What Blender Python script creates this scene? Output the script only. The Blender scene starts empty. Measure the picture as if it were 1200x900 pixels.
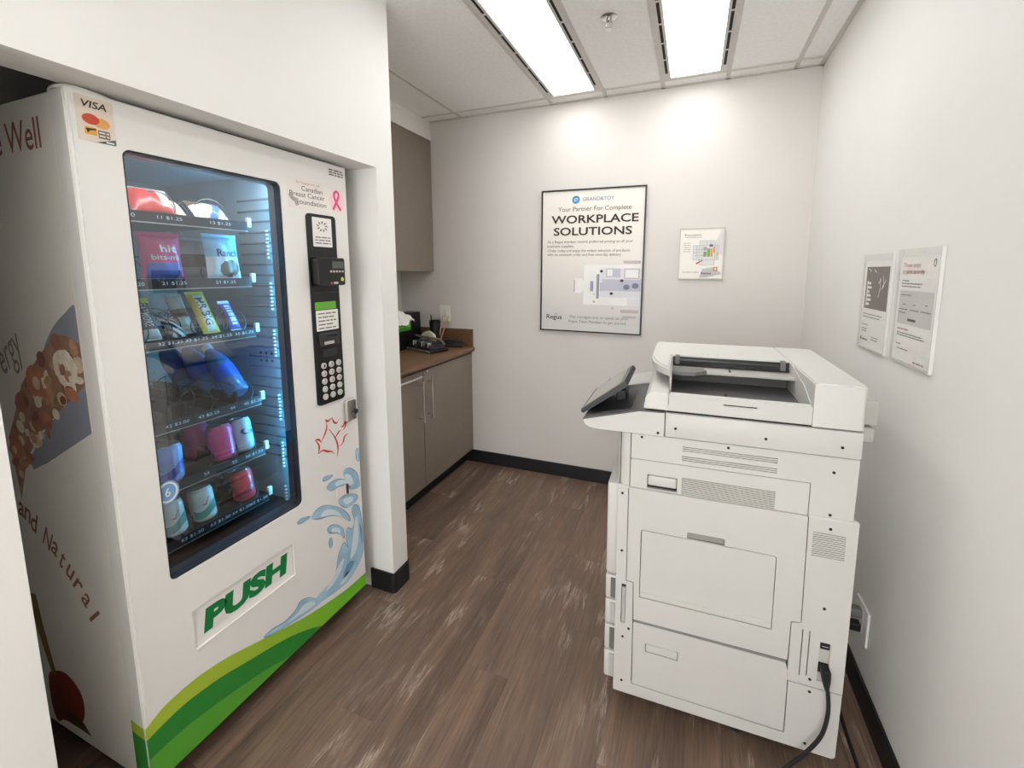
import bpy, bmesh, math, random
from mathutils import Vector, Matrix
random.seed(7)
SC = bpy.context.scene
COL = SC.collection
R = math.radians

# ------------------------------------------------------------------ camera
cam_d = bpy.data.cameras.new('camera')
cam = bpy.data.objects.new('camera', cam_d); COL.objects.link(cam)
cam_d.sensor_width = 36.0; cam_d.sensor_fit = 'HORIZONTAL'
cam_d.lens = 508.2 / 1200 * 36.0
cam_d.shift_x = (600 - 613.1) / 1200
cam_d.shift_y = (383.1 - 450) / 1200
cam_d.clip_start = 0.02
_y, _p, _r = R(21.233), R(-7.243), R(-0.1185)
_F = Vector((-math.sin(_y) * math.cos(_p), math.cos(_y) * math.cos(_p), math.sin(_p)))
_R0 = Vector((math.cos(_y), math.sin(_y), 0)); _U0 = _R0.cross(_F)
_R = _R0 * math.cos(_r) + _U0 * math.sin(_r); _U = -_R0 * math.sin(_r) + _U0 * math.cos(_r)
cam.matrix_world = Matrix(((_R.x, _U.x, -_F.x, 0), (_R.y, _U.y, -_F.y, 0), (_R.z, _U.z, -_F.z, 1.53), (0, 0, 0, 1)))
SC.camera = cam

# ------------------------------------------------------------------ world, exposure
w = bpy.data.worlds.new('world'); SC.world = w; w.use_nodes = True
w.node_tree.nodes['Background'].inputs[0].default_value = (1, 1, 1, 1)
w.node_tree.nodes['Background'].inputs[1].default_value = 3.9
SC.view_settings.view_transform = 'Standard'; SC.view_settings.look = 'None'
SC.view_settings.gamma = 1.0; SC.view_settings.use_curve_mapping = False
SC.view_settings.exposure = 0.61
LENS_POWER = 4.9          # radiance of the fluorescent ceiling lenses
LED_POWER = 140.0           # radiance of the LED strip in the vending machine
SC.cycles.use_denoising = True
SC.cycles.max_bounces = 12; SC.cycles.diffuse_bounces = 7; SC.cycles.transparent_max_bounces = 12
SC.cycles.sample_clamp_indirect = 6.0
SC.cycles.caustics_reflective = False; SC.cycles.caustics_refractive = False

# ------------------------------------------------------------------ materials
def lin(c):
    c = c / 255.0
    return c / 12.92 if c <= 0.04045 else ((c + 0.055) / 1.055) ** 2.4
def rgb(c): return (lin(c[0]), lin(c[1]), lin(c[2]), 1)
MATS = {}
def mat(name, c, rough=0.5, metal=0.0, var=0.04, scale=6.0, bump=0.0, bscale=300.0, spec=0.5, emit=0.0, trans=0.0, coat=0.0):
    if name in MATS: return MATS[name]
    m = bpy.data.materials.new(name); m.use_nodes = True; MATS[name] = m
    nt = m.node_tree; b = nt.nodes['Principled BSDF']
    b.inputs['Roughness'].default_value = rough; b.inputs['Metallic'].default_value = metal
    b.inputs['Specular IOR Level'].default_value = spec
    b.inputs['Transmission Weight'].default_value = trans
    b.inputs['Coat Weight'].default_value = coat
    col = rgb(c)
    b.inputs['Base Color'].default_value = col
    if var > 0:
        tc = nt.nodes.new('ShaderNodeTexCoord'); n = nt.nodes.new('ShaderNodeTexNoise')
        n.inputs['Scale'].default_value = scale; n.inputs['Detail'].default_value = 4
        rp = nt.nodes.new('ShaderNodeValToRGB')
        lo = tuple(x * (1 - var) for x in col[:3]) + (1,); hi = tuple(min(1, x * (1 + var)) for x in col[:3]) + (1,)
        rp.color_ramp.elements[0].color = lo; rp.color_ramp.elements[0].position = 0.35
        rp.color_ramp.elements[1].color = hi; rp.color_ramp.elements[1].position = 0.65
        nt.links.new(tc.outputs['Object'], n.inputs['Vector']); nt.links.new(n.outputs['Fac'], rp.inputs['Fac'])
        nt.links.new(rp.outputs['Color'], b.inputs['Base Color'])
    if bump > 0:
        tc2 = nt.nodes.new('ShaderNodeTexCoord'); n2 = nt.nodes.new('ShaderNodeTexNoise')
        n2.inputs['Scale'].default_value = bscale; n2.inputs['Detail'].default_value = 3
        bp = nt.nodes.new('ShaderNodeBump'); bp.inputs['Strength'].default_value = bump; bp.inputs['Distance'].default_value = 0.002
        nt.links.new(tc2.outputs['Object'], n2.inputs['Vector']); nt.links.new(n2.outputs['Fac'], bp.inputs['Height'])
        nt.links.new(bp.outputs['Normal'], b.inputs['Normal'])
    if emit > 0:
        b.inputs['Emission Color'].default_value = col; b.inputs['Emission Strength'].default_value = emit
    return m

WALL = mat('wall_paint_offwhite', (231, 230, 227), 0.6, var=0.015, scale=2, bump=0.08, bscale=220)
WALLB = mat('wall_paint_greige', (216, 212, 208), 0.6, var=0.015, scale=2, bump=0.08, bscale=220)
CEILG = mat('ceiling_grid_white', (225, 222, 218), 0.5)
TBAR = mat('ceiling_bar', (206, 202, 198), 0.5)
BLACKV = mat('black_vinyl_base', (22, 22, 25), 0.5)
PWHITE = mat('printer_shell', (203, 202, 198), 0.45, var=0.012, bump=0.04, bscale=900)
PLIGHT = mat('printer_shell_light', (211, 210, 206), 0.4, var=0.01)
PCORE = mat('printer_gap_shade', (40, 39, 38), 0.8)  # painted dark so the gaps between the panels look shaded
DARKP = mat('dark_plastic', (46, 47, 50), 0.4)
MIDP = mat('mid_grey_plastic', (112, 110, 108), 0.5)
LGREYP = mat('light_grey_plastic', (185, 183, 178), 0.45)
BLACK = mat('black_plastic', (17, 17, 19), 0.35)
BLACKM = mat('black_matte', (14, 14, 15), 0.8)
RUB = mat('rubber', (24, 24, 25), 0.7)
CHROME = mat('chrome', (205, 205, 205), 0.22, 1.0, var=0)
STEEL = mat('brushed_steel', (226, 223, 218), 0.3, 1.0, var=0.05, scale=20)
SCREWM = mat('screw_dark', (44, 40, 36), 0.5, 0.6)
VWHITE = mat('vending_white', (232, 231, 228), 0.3, var=0.01, coat=0.2)
VSIDE = mat('vending_side_vinyl', (234, 232, 227), 0.4, var=0.012)
VINT = mat('vending_liner', (158, 184, 196), 0.3, 0.1, var=0.06)
VBACK = mat('vending_back', (140, 138, 136), 0.5)
TRAY = mat('shelf_black', (30, 32, 36), 0.35)
WIRE = mat('coil_wire', (70, 74, 80), 0.3, 0.8, var=0)
WHITEP = mat('white_plastic', (238, 236, 230), 0.4, var=0.01)
PAPER = mat('paper_white', (244, 242, 238), 0.7, var=0.008)
INK = mat('ink_dark', (58, 52, 48), 0.7)
INKG = mat('ink_grey', (122, 118, 114), 0.7)
INKB = mat('ink_black', (26, 25, 26), 0.6)
WOOD_C = mat('paint_white_print', (238, 238, 236), 0.6)

def wood(name, c0, c1, sx, sy, rough=0.45, bump=0.1):
    m = bpy.data.materials.new(name); m.use_nodes = True; nt = m.node_tree; b = nt.nodes['Principled BSDF']
    tc = nt.nodes.new('ShaderNodeTexCoord'); mp = nt.nodes.new('ShaderNodeMapping')
    mp.inputs['Scale'].default_value = (sx, sy, sx)
    n = nt.nodes.new('ShaderNodeTexNoise'); n.inputs['Scale'].default_value = 1; n.inputs['Detail'].default_value = 7; n.inputs['Roughness'].default_value = 0.65
    rp = nt.nodes.new('ShaderNodeValToRGB')
    rp.color_ramp.elements[0].color = rgb(c0); rp.color_ramp.elements[0].position = 0.32
    rp.color_ramp.elements[1].color = rgb(c1); rp.color_ramp.elements[1].position = 0.68
    nt.links.new(tc.outputs['Object'], mp.inputs['Vector']); nt.links.new(mp.outputs['Vector'], n.inputs['Vector'])
    nt.links.new(n.outputs['Fac'], rp.inputs['Fac']); nt.links.new(rp.outputs['Color'], b.inputs['Base Color'])
    b.inputs['Roughness'].default_value = rough
    bp = nt.nodes.new('ShaderNodeBump'); bp.inputs['Strength'].default_value = bump; bp.inputs['Distance'].default_value = 0.002
    nt.links.new(n.outputs['Fac'], bp.inputs['Height']); nt.links.new(bp.outputs['Normal'], b.inputs['Normal'])
    return m
CABL = wood('cabinet_laminate', (130, 119, 108), (136, 125, 114), 30, 30, 0.5, 0.02)
CABV = wood('cabinet_laminate_upper', (130, 119, 108), (136, 125, 114), 30, 30, 0.5, 0.02)
CNTR = wood('counter_walnut', (92, 66, 47), (128, 95, 68), 60, 3, 0.35, 0.05)

def floor_material():
    m = bpy.data.materials.new('floor_vinyl_plank'); m.use_nodes = True; nt = m.node_tree; N = nt.nodes; L = nt.links
    b = N['Principled BSDF']
    geo = N.new('ShaderNodeNewGeometry'); oi = N.new('ShaderNodeObjectInfo')
    off = N.new('ShaderNodeVectorMath'); off.operation = 'MULTIPLY_ADD'
    comb = N.new('ShaderNodeCombineXYZ')
    for s in 'XYZ': L.new(oi.outputs['Random'], comb.inputs[s])
    L.new(comb.outputs[0], off.inputs[0]); off.inputs[1].default_value = (37.0, 23.0, 11.0); L.new(geo.outputs['Position'], off.inputs[2])
    def noise(sc, detail=6, rough=0.6, dist=0.0):
        mp = N.new('ShaderNodeMapping'); mp.inputs['Scale'].default_value = sc
        n = N.new('ShaderNodeTexNoise'); n.inputs['Scale'].default_value = 1.0; n.inputs['Detail'].default_value = detail
        n.inputs['Roughness'].default_value = rough; n.inputs['Distortion'].default_value = dist
        L.new(off.outputs[0], mp.inputs['Vector']); L.new(mp.outputs['Vector'], n.inputs['Vector']); return n
    def ramp(src, stops):
        r = N.new('ShaderNodeValToRGB'); e = r.color_ramp.elements
        e[0].position, e[0].color = stops[0]; e[1].position, e[1].color = stops[-1]
        for p, c in stops[1:-1]: x = e.new(p); x.color = c
        L.new(src, r.inputs['Fac']); return r
    base = noise((7, 0.9, 1), 5, 0.6, 0.6)
    cb = ramp(base.outputs['Fac'], [(0.25, rgb((86, 68, 58))), (0.42, rgb((112, 93, 81))), (0.58, rgb((124, 102, 86))), (0.75, rgb((142, 124, 112)))])
    fine = noise((150, 5, 1), 6, 0.7, 0.3)
    cf = ramp(fine.outputs['Fac'], [(0.33, (0.70, 0.69, 0.68, 1)), (0.66, (1.16, 1.16, 1.16, 1))])
    mul = N.new('ShaderNodeMix'); mul.data_type = 'RGBA'; mul.blend_type = 'MULTIPLY'; mul.inputs[0].default_value = 1
    L.new(cb.outputs['Color'], mul.inputs[6]); L.new(cf.outputs['Color'], mul.inputs[7])
    # pale limed grain in cathedral arches: a distorted wave, kept to patches
    mp = N.new('ShaderNodeMapping'); mp.inputs['Scale'].default_value = (17, 0.8, 1)
    L.new(off.outputs[0], mp.inputs['Vector'])
    wv = N.new('ShaderNodeTexWave'); wv.wave_type = 'RINGS'; wv.inputs['Scale'].default_value = 1.4; wv.inputs['Distortion'].default_value = 7.0
    wv.inputs['Detail'].default_value = 3; wv.inputs['Detail Scale'].default_value = 1.6
    L.new(mp.outputs['Vector'], wv.inputs['Vector'])
    wr = ramp(wv.outputs['Fac'], [(0.62, (0, 0, 0, 1)), (0.92, (1, 1, 1, 1))])
    pm = noise((7.5, 1.0, 1), 3, 0.6, 0.5); pr = ramp(pm.outputs['Fac'], [(0.50, (0, 0, 0, 1)), (0.66, (1, 1, 1, 1))])
    fl = noise((420, 22, 1), 3, 0.6); fr = ramp(fl.outputs['Fac'], [(0.43, (0, 0, 0, 1)), (0.58, (1, 1, 1, 1))])
    m1 = N.new('ShaderNodeMath'); m1.operation = 'MULTIPLY'; L.new(wr.outputs['Color'], m1.inputs[0]); L.new(pr.outputs['Color'], m1.inputs[1])
    m2 = N.new('ShaderNodeMath'); m2.operation = 'MULTIPLY'; L.new(m1.outputs[0], m2.inputs[0]); L.new(fr.outputs['Color'], m2.inputs[1])
    m3 = N.new('ShaderNodeMath'); m3.operation = 'MULTIPLY'; L.new(m2.outputs[0], m3.inputs[0]); m3.inputs[1].default_value = 0.85
    mx = N.new('ShaderNodeMix'); mx.data_type = 'RGBA'; L.new(m3.outputs[0], mx.inputs[0]); L.new(mul.outputs[2], mx.inputs[6]); mx.inputs[7].default_value = rgb((186, 172, 160))
    # plank to plank tone
    rr = ramp(oi.outputs['Random'], [(0.0, (0.93, 0.93, 0.94, 1)), (1.0, (1.07, 1.05, 1.03, 1))])
    fin = N.new('ShaderNodeMix'); fin.data_type = 'RGBA'; fin.blend_type = 'MULTIPLY'; fin.inputs[0].default_value = 1
    L.new(mx.outputs[2], fin.inputs[6]); L.new(rr.outputs['Color'], fin.inputs[7])
    L.new(fin.outputs[2], b.inputs['Base Color'])
    b.inputs['Roughness'].default_value = 0.42; b.inputs['Specular IOR Level'].default_value = 0.4
    bp = N.new('ShaderNodeBump'); bp.inputs['Strength'].default_value = 0.12; bp.inputs['Distance'].default_value = 0.001
    L.new(fine.outputs['Fac'], bp.inputs['Height']); L.new(bp.outputs['Normal'], b.inputs['Normal'])
    return m
FLOORM = floor_material()

def tile_material():
    m = mat('ceiling_tile_mineral', (244, 244, 243), 0.9, var=0.03, scale=60, bump=0.35, bscale=120)
    return m
TILE = tile_material()

def lens_material():
    m = bpy.data.materials.new('light_lens'); m.use_nodes = True; nt = m.node_tree; b = nt.nodes['Principled BSDF']
    b.inputs['Base Color'].default_value = (0.9, 0.9, 0.88, 1); b.inputs['Roughness'].default_value = 0.5
    b.inputs['Emission Color'].default_value = (1.0, 0.992, 0.978, 1); b.inputs['Emission Strength'].default_value = LENS_POWER
    return m
LENS = lens_material()
def emis(name, c, s):
    m = bpy.data.materials.new(name); m.use_nodes = True; b = m.node_tree.nodes['Principled BSDF']
    b.inputs['Base Color'].default_value = rgb(c); b.inputs['Emission Color'].default_value = rgb(c); b.inputs['Emission Strength'].default_value = s
    return m
LED = emis('led_cool', (96, 205, 255), LED_POWER)
LCD = emis('lcd_green', (92, 160, 48), 0.08)

def pane_material(name, tint, refl, rough=0.01):
    m = bpy.data.materials.new(name); m.use_nodes = True; nt = m.node_tree; N = nt.nodes
    for n in list(N): N.remove(n)
    out = N.new('ShaderNodeOutputMaterial'); t = N.new('ShaderNodeBsdfTransparent'); g = N.new('ShaderNodeBsdfGlossy')
    t.inputs[0].default_value = tint; g.inputs[0].default_value = (1, 1, 1, 1); g.inputs['Roughness'].default_value = rough
    fr = N.new('ShaderNodeFresnel'); fr.inputs[0].default_value = 1.5
    mu = N.new('ShaderNodeMath'); mu.operation = 'MULTIPLY'; mu.inputs[1].default_value = refl; mu.use_clamp = True
    ge = N.new('ShaderNodeNewGeometry'); iv = N.new('ShaderNodeMath'); iv.operation = 'SUBTRACT'; iv.inputs[0].default_value = 1.0; nt.links.new(ge.outputs['Backfacing'], iv.inputs[1])
    m2 = N.new('ShaderNodeMath'); m2.operation = 'MULTIPLY'; nt.links.new(fr.outputs[0], m2.inputs[0]); nt.links.new(iv.outputs[0], m2.inputs[1])
    mx = N.new('ShaderNodeMixShader'); nt.links.new(m2.outputs[0], mu.inputs[0]); nt.links.new(mu.outputs[0], mx.inputs[0])
    nt.links.new(t.outputs[0], mx.inputs[1]); nt.links.new(g.outputs[0], mx.inputs[2]); nt.links.new(mx.outputs[0], out.inputs[0])
    return m
GLASS = pane_material('vending_glass', (0.86, 0.91, 0.94, 1), 3.2)
ACRYL = pane_material('acrylic', (0.97, 0.97, 0.97, 1), 0.8, 0.05)

# ------------------------------------------------------------------ geometry helpers
def wl(o):
    v = Vector((0, 0, 0))
    while o: v = v + o.location; o = o.parent
    return v
def add(name, bm, m, parent=None, local=False, smooth=False, recalc=True):
    """one mesh object; coordinates are world coordinates unless local"""
    if recalc: bmesh.ops.recalc_face_normals(bm, faces=bm.faces)
    if parent and not local: bmesh.ops.translate(bm, verts=bm.verts, vec=-wl(parent))
    me = bpy.data.meshes.new(name); bm.to_mesh(me); bm.free()
    for mm in (m if isinstance(m, (list, tuple)) else [m]): me.materials.append(mm)
    if smooth:
        for p in me.polygons: p.use_smooth = True
        me.set_sharp_from_angle(angle=R(38))
    o = bpy.data.objects.new(name, me); COL.objects.link(o)
    if parent: o.parent = parent
    return o
def clone(o, loc, parent=None):
    c = o.copy(); COL.objects.link(c); c.location = loc
    if parent: c.parent = parent
    return c
def thing(name, label, cat, loc=(0, 0, 0), rz=0.0, group=None, rot=None):
    o = bpy.data.objects.new(name, None); COL.objects.link(o); o.location = loc; o.rotation_euler = rot or (0, 0, rz)
    o.empty_display_size = 0.05
    return tag(o, label, cat, group)
def tag(o, label, cat, group=None):
    o['label'] = label; o['category'] = cat
    if group: o['group'] = group
    return o
def struct(o, label=None):
    o['kind'] = 'structure'
    if label: o['label'] = label
    return o
def bm_box(bm, x0, x1, y0, y1, z0, z1, bev=0.0, seg=2):
    r = bmesh.ops.create_cube(bm, size=1.0); vs = r['verts']
    bmesh.ops.scale(bm, verts=vs, vec=(abs(x1 - x0), abs(y1 - y0), abs(z1 - z0)))
    bmesh.ops.translate(bm, verts=vs, vec=((x0 + x1) / 2, (y0 + y1) / 2, (z0 + z1) / 2))
    if bev > 0:
        es = list({e for v in vs for e in v.link_edges})
        bmesh.ops.bevel(bm, geom=es, offset=bev, segments=seg, profile=0.5, affect='EDGES')
    return bm
def box(x0, x1, y0, y1, z0, z1, bev=0.0, seg=2): return bm_box(bmesh.new(), x0, x1, y0, y1, z0, z1, bev, seg)
def rr(x0, x1, y0, y1, r=0.0, n=4):
    if r <= 0: return [(x0, y0), (x1, y0), (x1, y1), (x0, y1)]
    P = []
    for cx, cy, a in ((x1 - r, y0 + r, -90), (x1 - r, y1 - r, 0), (x0 + r, y1 - r, 90), (x0 + r, y0 + r, 180)):
        for i in range(n + 1):
            t = R(a + 90 * i / n); P.append((cx + r * math.cos(t), cy + r * math.sin(t)))
    return P
def smooth_loop(P, n=4):
    out = []; k = len(P)
    for i in range(k):
        a, b, c, d = P[i - 1], P[i], P[(i + 1) % k], P[(i + 2) % k]
        for j in range(n):
            t = j / n
            out.append(tuple(0.5 * (2 * b[q] + (c[q] - a[q]) * t + (2 * a[q] - 5 * b[q] + 4 * c[q] - d[q]) * t * t + (3 * b[q] - a[q] - 3 * c[q] + d[q]) * t ** 3) for q in (0, 1)))
    return out
def plate(bm, loops, f, d0, d1):
    """a sheet with holes: loops of 2-D points, f(a, b, d) gives the 3-D point; closed between depth d0 and d1"""
    if len(loops) == 1:
        A = [bm.verts.new(f(p[0], p[1], d0)) for p in loops[0]]; B = [bm.verts.new(f(p[0], p[1], d1)) for p in loops[0]]
        bm.faces.new(A); bm.faces.new(list(reversed(B))); n = len(A)
        for i in range(n): bm.faces.new((A[i], B[i], B[(i + 1) % n], A[(i + 1) % n]))
        bmesh.ops.recalc_face_normals(bm, faces=bm.faces); return bm
    ed = []; rings = []
    tmp = bmesh.new()
    for lp in loops:
        vs = [tmp.verts.new((p[0], p[1], 0)) for p in lp]; rings.append(vs)
        for i in range(len(vs)): ed.append(tmp.edges.new((vs[i], vs[(i + 1) % len(vs)])))
    bmesh.ops.triangle_fill(tmp, use_beauty=True, use_dissolve=False, edges=ed)
    tmp.verts.index_update()
    A = [bm.verts.new(f(v.co.x, v.co.y, d0)) for v in tmp.verts]
    B = [bm.verts.new(f(v.co.x, v.co.y, d1)) for v in tmp.verts]
    for fc in tmp.faces:
        ix = [v.index for v in fc.verts]
        bm.faces.new([A[i] for i in ix]); bm.faces.new([B[i] for i in reversed(ix)])
    for vs in rings:
        for i in range(len(vs)):
            a, b = vs[i].index, vs[(i + 1) % len(vs)].index
            try: bm.faces.new((A[a], A[b], B[b], B[a]))
            except ValueError: pass
    tmp.free(); return bm
def decal(bm, lp, f, d):
    """flat print"""
    tmp = bmesh.new(); vs = [tmp.verts.new((p[0], p[1], 0)) for p in lp]
    ed = [tmp.edges.new((vs[i], vs[(i + 1) % len(vs)])) for i in range(len(vs))]
    bmesh.ops.triangle_fill(tmp, use_beauty=True, use_dissolve=False, edges=ed); tmp.verts.index_update()
    A = [bm.verts.new(f(v.co.x, v.co.y, d)) for v in tmp.verts]
    for fc in tmp.faces: bm.faces.new([A[v.index] for v in fc.verts])
    tmp.free(); return bm
def stroke(bm, P, wd, f, d):
    """a flat brush stroke along a polyline; wd(t) is its width"""
    n = len(P); L, Rr = [], []
    for i, p in enumerate(P):
        a = P[max(0, i - 1)]; b = P[min(n - 1, i + 1)]
        dx, dy = b[0] - a[0], b[1] - a[1]; l = math.hypot(dx, dy) or 1
        h = wd(i / (n - 1)) / 2; nx, ny = -dy / l * h, dx / l * h
        L.append(bm.verts.new(f(p[0] + nx, p[1] + ny, d))); Rr.append(bm.verts.new(f(p[0] - nx, p[1] - ny, d)))
    for i in range(n - 1): bm.faces.new((L[i], Rr[i], Rr[i + 1], L[i + 1]))
    return bm
def tube(bm, P, r, n=8, closed=False):
    P = [Vector(p) for p in P]; rings = []; up = Vector((0, 0, 1)); k = len(P)
    prev = None
    for i, p in enumerate(P):
        t = (P[(i + 1) % k] - P[i - 1]) if closed else (P[min(k - 1, i + 1)] - P[max(0, i - 1)])
        t.normalize()
        if prev is None:
            a = t.cross(up)
            if a.length < 0.1: a = t.cross(Vector((1, 0, 0)))
        else: a = prev - t * prev.dot(t)
        a.normalize(); prev = a; b = t.cross(a)
        rad = r(i / (k - 1)) if callable(r) else r
        rings.append([bm.verts.new(p + (a * math.cos(2 * math.pi * j / n) + b * math.sin(2 * math.pi * j / n)) * rad) for j in range(n)])
    m = k if closed else k - 1
    for i in range(m):
        A, B = rings[i], rings[(i + 1) % k]
        for j in range(n): bm.faces.new((A[j], A[(j + 1) % n], B[(j + 1) % n], B[j]))
    if not closed: bm.faces.new(rings[0]); bm.faces.new(list(reversed(rings[-1])))
    return bm
def spline(P, n=8):
    out = []; k = len(P)
    for i in range(k - 1):
        a, b, c, d = [Vector(P[max(0, min(k - 1, i + q))]) for q in (-1, 0, 1, 2)]
        for j in range(n):
            t = j / n
            out.append(0.5 * (2 * b + (c - a) * t + (2 * a - 5 * b + 4 * c - d) * t * t + (3 * b - a - 3 * c + d) * t ** 3))
    out.append(Vector(P[-1])); return out
def lathe(bm, prof, n=24, M=None):
    """prof: (radius, height) pairs about local z"""
    M = M or Matrix.Identity(4); rings = []
    for r, z in prof:
        if r < 1e-6: rings.append([bm.verts.new(M @ Vector((0, 0, z)))])
        else: rings.append([bm.verts.new(M @ Vector((r * math.cos(2 * math.pi * j / n), r * math.sin(2 * math.pi * j / n), z))) for j in range(n)])
    for A, B in zip(rings, rings[1:]):
        if len(A) == 1 and len(B) == 1: continue
        for j in range(n):
            q = (j + 1) % n
            if len(A) == 1: bm.faces.new((A[0], B[q], B[j]))
            elif len(B) == 1: bm.faces.new((A[j], A[q], B[0]))
            else: bm.faces.new((A[j], A[q], B[q], B[j]))
    for Rg in (rings[0], rings[-1]):
        if len(Rg) > 2: bm.faces.new(Rg)
    return bm
def axis(loc, d):
    """matrix taking +z to direction d, at loc"""
    q = Vector((0, 0, 1)).rotation_difference(Vector(d).normalized())
    return Matrix.Translation(Vector(loc)) @ q.to_matrix().to_4x4()
_tc = {}
def text(body, f, cx, cy, wd, ht, m, parent, d=0.0, bold=0.0, shear=0.0, name='lettering', local=False, align=None, post=None):
    """lettering fitted into a box wd x ht centred on (cx, cy) of a surface given by f(a, b, depth)"""
    key = (body, bold, shear)
    if key not in _tc:
        cu = bpy.data.curves.new('t', 'FONT'); cu.body = body; cu.size = 1.0; cu.resolution_u = 3
        cu.offset = bold; cu.shear = shear; cu.fill_mode = 'FRONT'
        ob = bpy.data.objects.new('t', cu); COL.objects.link(ob)
        dg = bpy.context.evaluated_depsgraph_get()
        me = bpy.data.meshes.new_from_object(ob.evaluated_get(dg))
        bpy.data.objects.remove(ob); bpy.data.curves.remove(cu)
        V = [(v.co.x, v.co.y) for v in me.vertices]; Fc = [tuple(p.vertices) for p in me.polygons]
        bpy.data.meshes.remove(me); _tc[key] = (V, Fc)
    V, Fc = _tc[key]
    x0 = min(v[0] for v in V); x1 = max(v[0] for v in V); y0 = min(v[1] for v in V); y1 = max(v[1] for v in V)
    sx = wd / (x1 - x0); sy = ht / (y1 - y0)
    pts = []
    for x, y in V:
        a = (x - (x0 + x1) / 2) * sx; b = (y - (y0 + y1) / 2) * sy
        if post: a, b = post(a, b)
        pts.append(f(cx + a, cy + b, d))
    org = Vector((0, 0, 0)) if local else wl(parent)
    me = bpy.data.meshes.new(name); me.from_pydata([Vector(p) - org for p in pts], [], Fc); me.materials.append(m)
    o = bpy.data.objects.new(name, me); COL.objects.link(o); o.parent = parent
    return o
def bars(bm, x0, x1, y, h, f, d, n=None, seed=0):
    """a line of print too fine to read: word-length dashes"""
    rnd = random.Random(seed); x = x0
    while x < x1:
        l = min(h * rnd.uniform(1.6, 4.5), x1 - x); decal(bm, rr(x, x + l, y - h * 0.32, y + h * 0.32), f, d); x += l + h * 0.55
    return bm

# ================================================================== THE SETTING
XR, YB, ZC, XL = 0.625, 3.0, 2.667, -1.27
YN = -2.4                      # wall behind the camera
# floor: planks
fl = struct(add('floor', box(-2.3, XR + 0.1, YN - 0.1, YB + 0.1, -0.06, -0.004), mat('subfloor', (70, 58, 50), 0.8)), 'dark brown limed wood plank vinyl floor')
PWD, PLN = 0.185, 1.25
src = None; i = 0
x = -2.25
while x < XR:
    y = YN - (i * 0.47 % PLN)
    while y < YB:
        xa, xb, ya, yb = x, min(x + PWD, XR + 0.02), max(y, YN), min(y + PLN, YB + 0.02)
        if yb - ya > 0.02:
            add('floor_plank', box(xa + 0.0002, xb - 0.0002, ya + 0.0002, yb - 0.0002, -0.004, 0.0, 0.0003, 1), FLOORM, fl)
        y += PLN
    x += PWD; i += 1

# walls
struct(add('wall_back', box(-2.35, XR + 0.1, YB, YB + 0.1, 0, ZC + 0.1), WALLB), 'greige painted wall behind the printer')
struct(add('wall_right', box(XR, XR + 0.1, YN, YB, 0, ZC + 0.1), WALL), 'off-white painted wall beside the printer')
bm = bmesh.new()
plate(bm, [rr(-2.35, XR + 0.1, 0, ZC + 0.1), rr(-1.24, 0.59, 0.12, 2.60)], lambda a, b, d: (a, YN - d, b), 0, 0.1)
struct(add('wall_front', bm, WALL), 'off-white wall behind the viewer with a large opening added for fill light')
wn = bmesh.new(); plate(wn, [rr(-1.24, 0.59, 0.12, 2.60), rr(-1.20, -0.345, 0.16, 2.56), rr(-0.305, 0.55, 0.16, 2.56)], lambda a, b, d: (a, YN - d, b), 0.02, 0.07)  # out-of-view window, added to let in soft fill light
fill_win = struct(add('added_fill_window', wn, TBAR), 'large unseen window added behind the viewer for fill light')
for xa, xb in ((-1.20, -0.345), (-0.305, 0.55)): add('pane', box(xa, xb, YN - 0.048, YN - 0.042, 0.16, 2.56), ACRYL, fill_win)
bm = bmesh.new()
plate(bm, [[(YN, 0), (0.402, 0), (0.402, 1.97), (1.554, 1.97), (1.554, 0), (1.662, 0), (1.662, ZC + 0.1), (YN, ZC + 0.1)]], lambda a, b, d: (XL - d, a, b), 0, 0.13)
struct(add('wall_left', bm, WALL), 'off-white wall with the opening of the vending machine niche')
struct(add('wall_partition', box(-2.25, XL - 0.13, 1.554, 1.662, 0, ZC + 0.1), WALL), 'white partition between the niche and the cabinets')
struct(add('wall_niche', box(-2.25, XL - 0.13, 0.29, 0.402, 0, ZC + 0.1), WALL), 'side wall of the vending machine niche')
struct(add('wall_alcove', box(-2.35, -2.25, YN, YB, 0, ZC + 0.1), WALL), 'back wall of the niche and the cabinet alcove')
struct(add('wall_soffit', box(-2.25, -1.925, 1.662, YB, 2.532, ZC), WALL), 'white soffit above the upper cabinet')
# baseboards
def base(name, b): return struct(add(name, b, BLACKV))
base('baseboard_back', box(-1.66, XR, YB - 0.010, YB, 0, 0.10, 0.003))
base('baseboard_right', box(XR - 0.010, XR, YN, YB - 0.010, 0, 0.10, 0.003))
b0 = bmesh.new()
plate(b0, [[(XL - 0.13, 1.545), (XL - 0.01, 1.545), (XL + 0.006, 1.551), (XL + 0.010, 1.565), (XL + 0.010, 1.655), (XL + 0.004, 1.668), (XL - 0.01, 1.671), (XL - 0.32, 1.671), (XL - 0.32, 1.663), (XL + 0.0005, 1.663), (XL + 0.0005, 1.553), (XL - 0.13, 1.553)]], lambda a, b, d: (a, b, d), 0.0, 0.10)
base('baseboard_pillar', b0)
base('baseboard_left', box(XL, XL + 0.010, YN, 0.402, 0, 0.10, 0.003))

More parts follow.
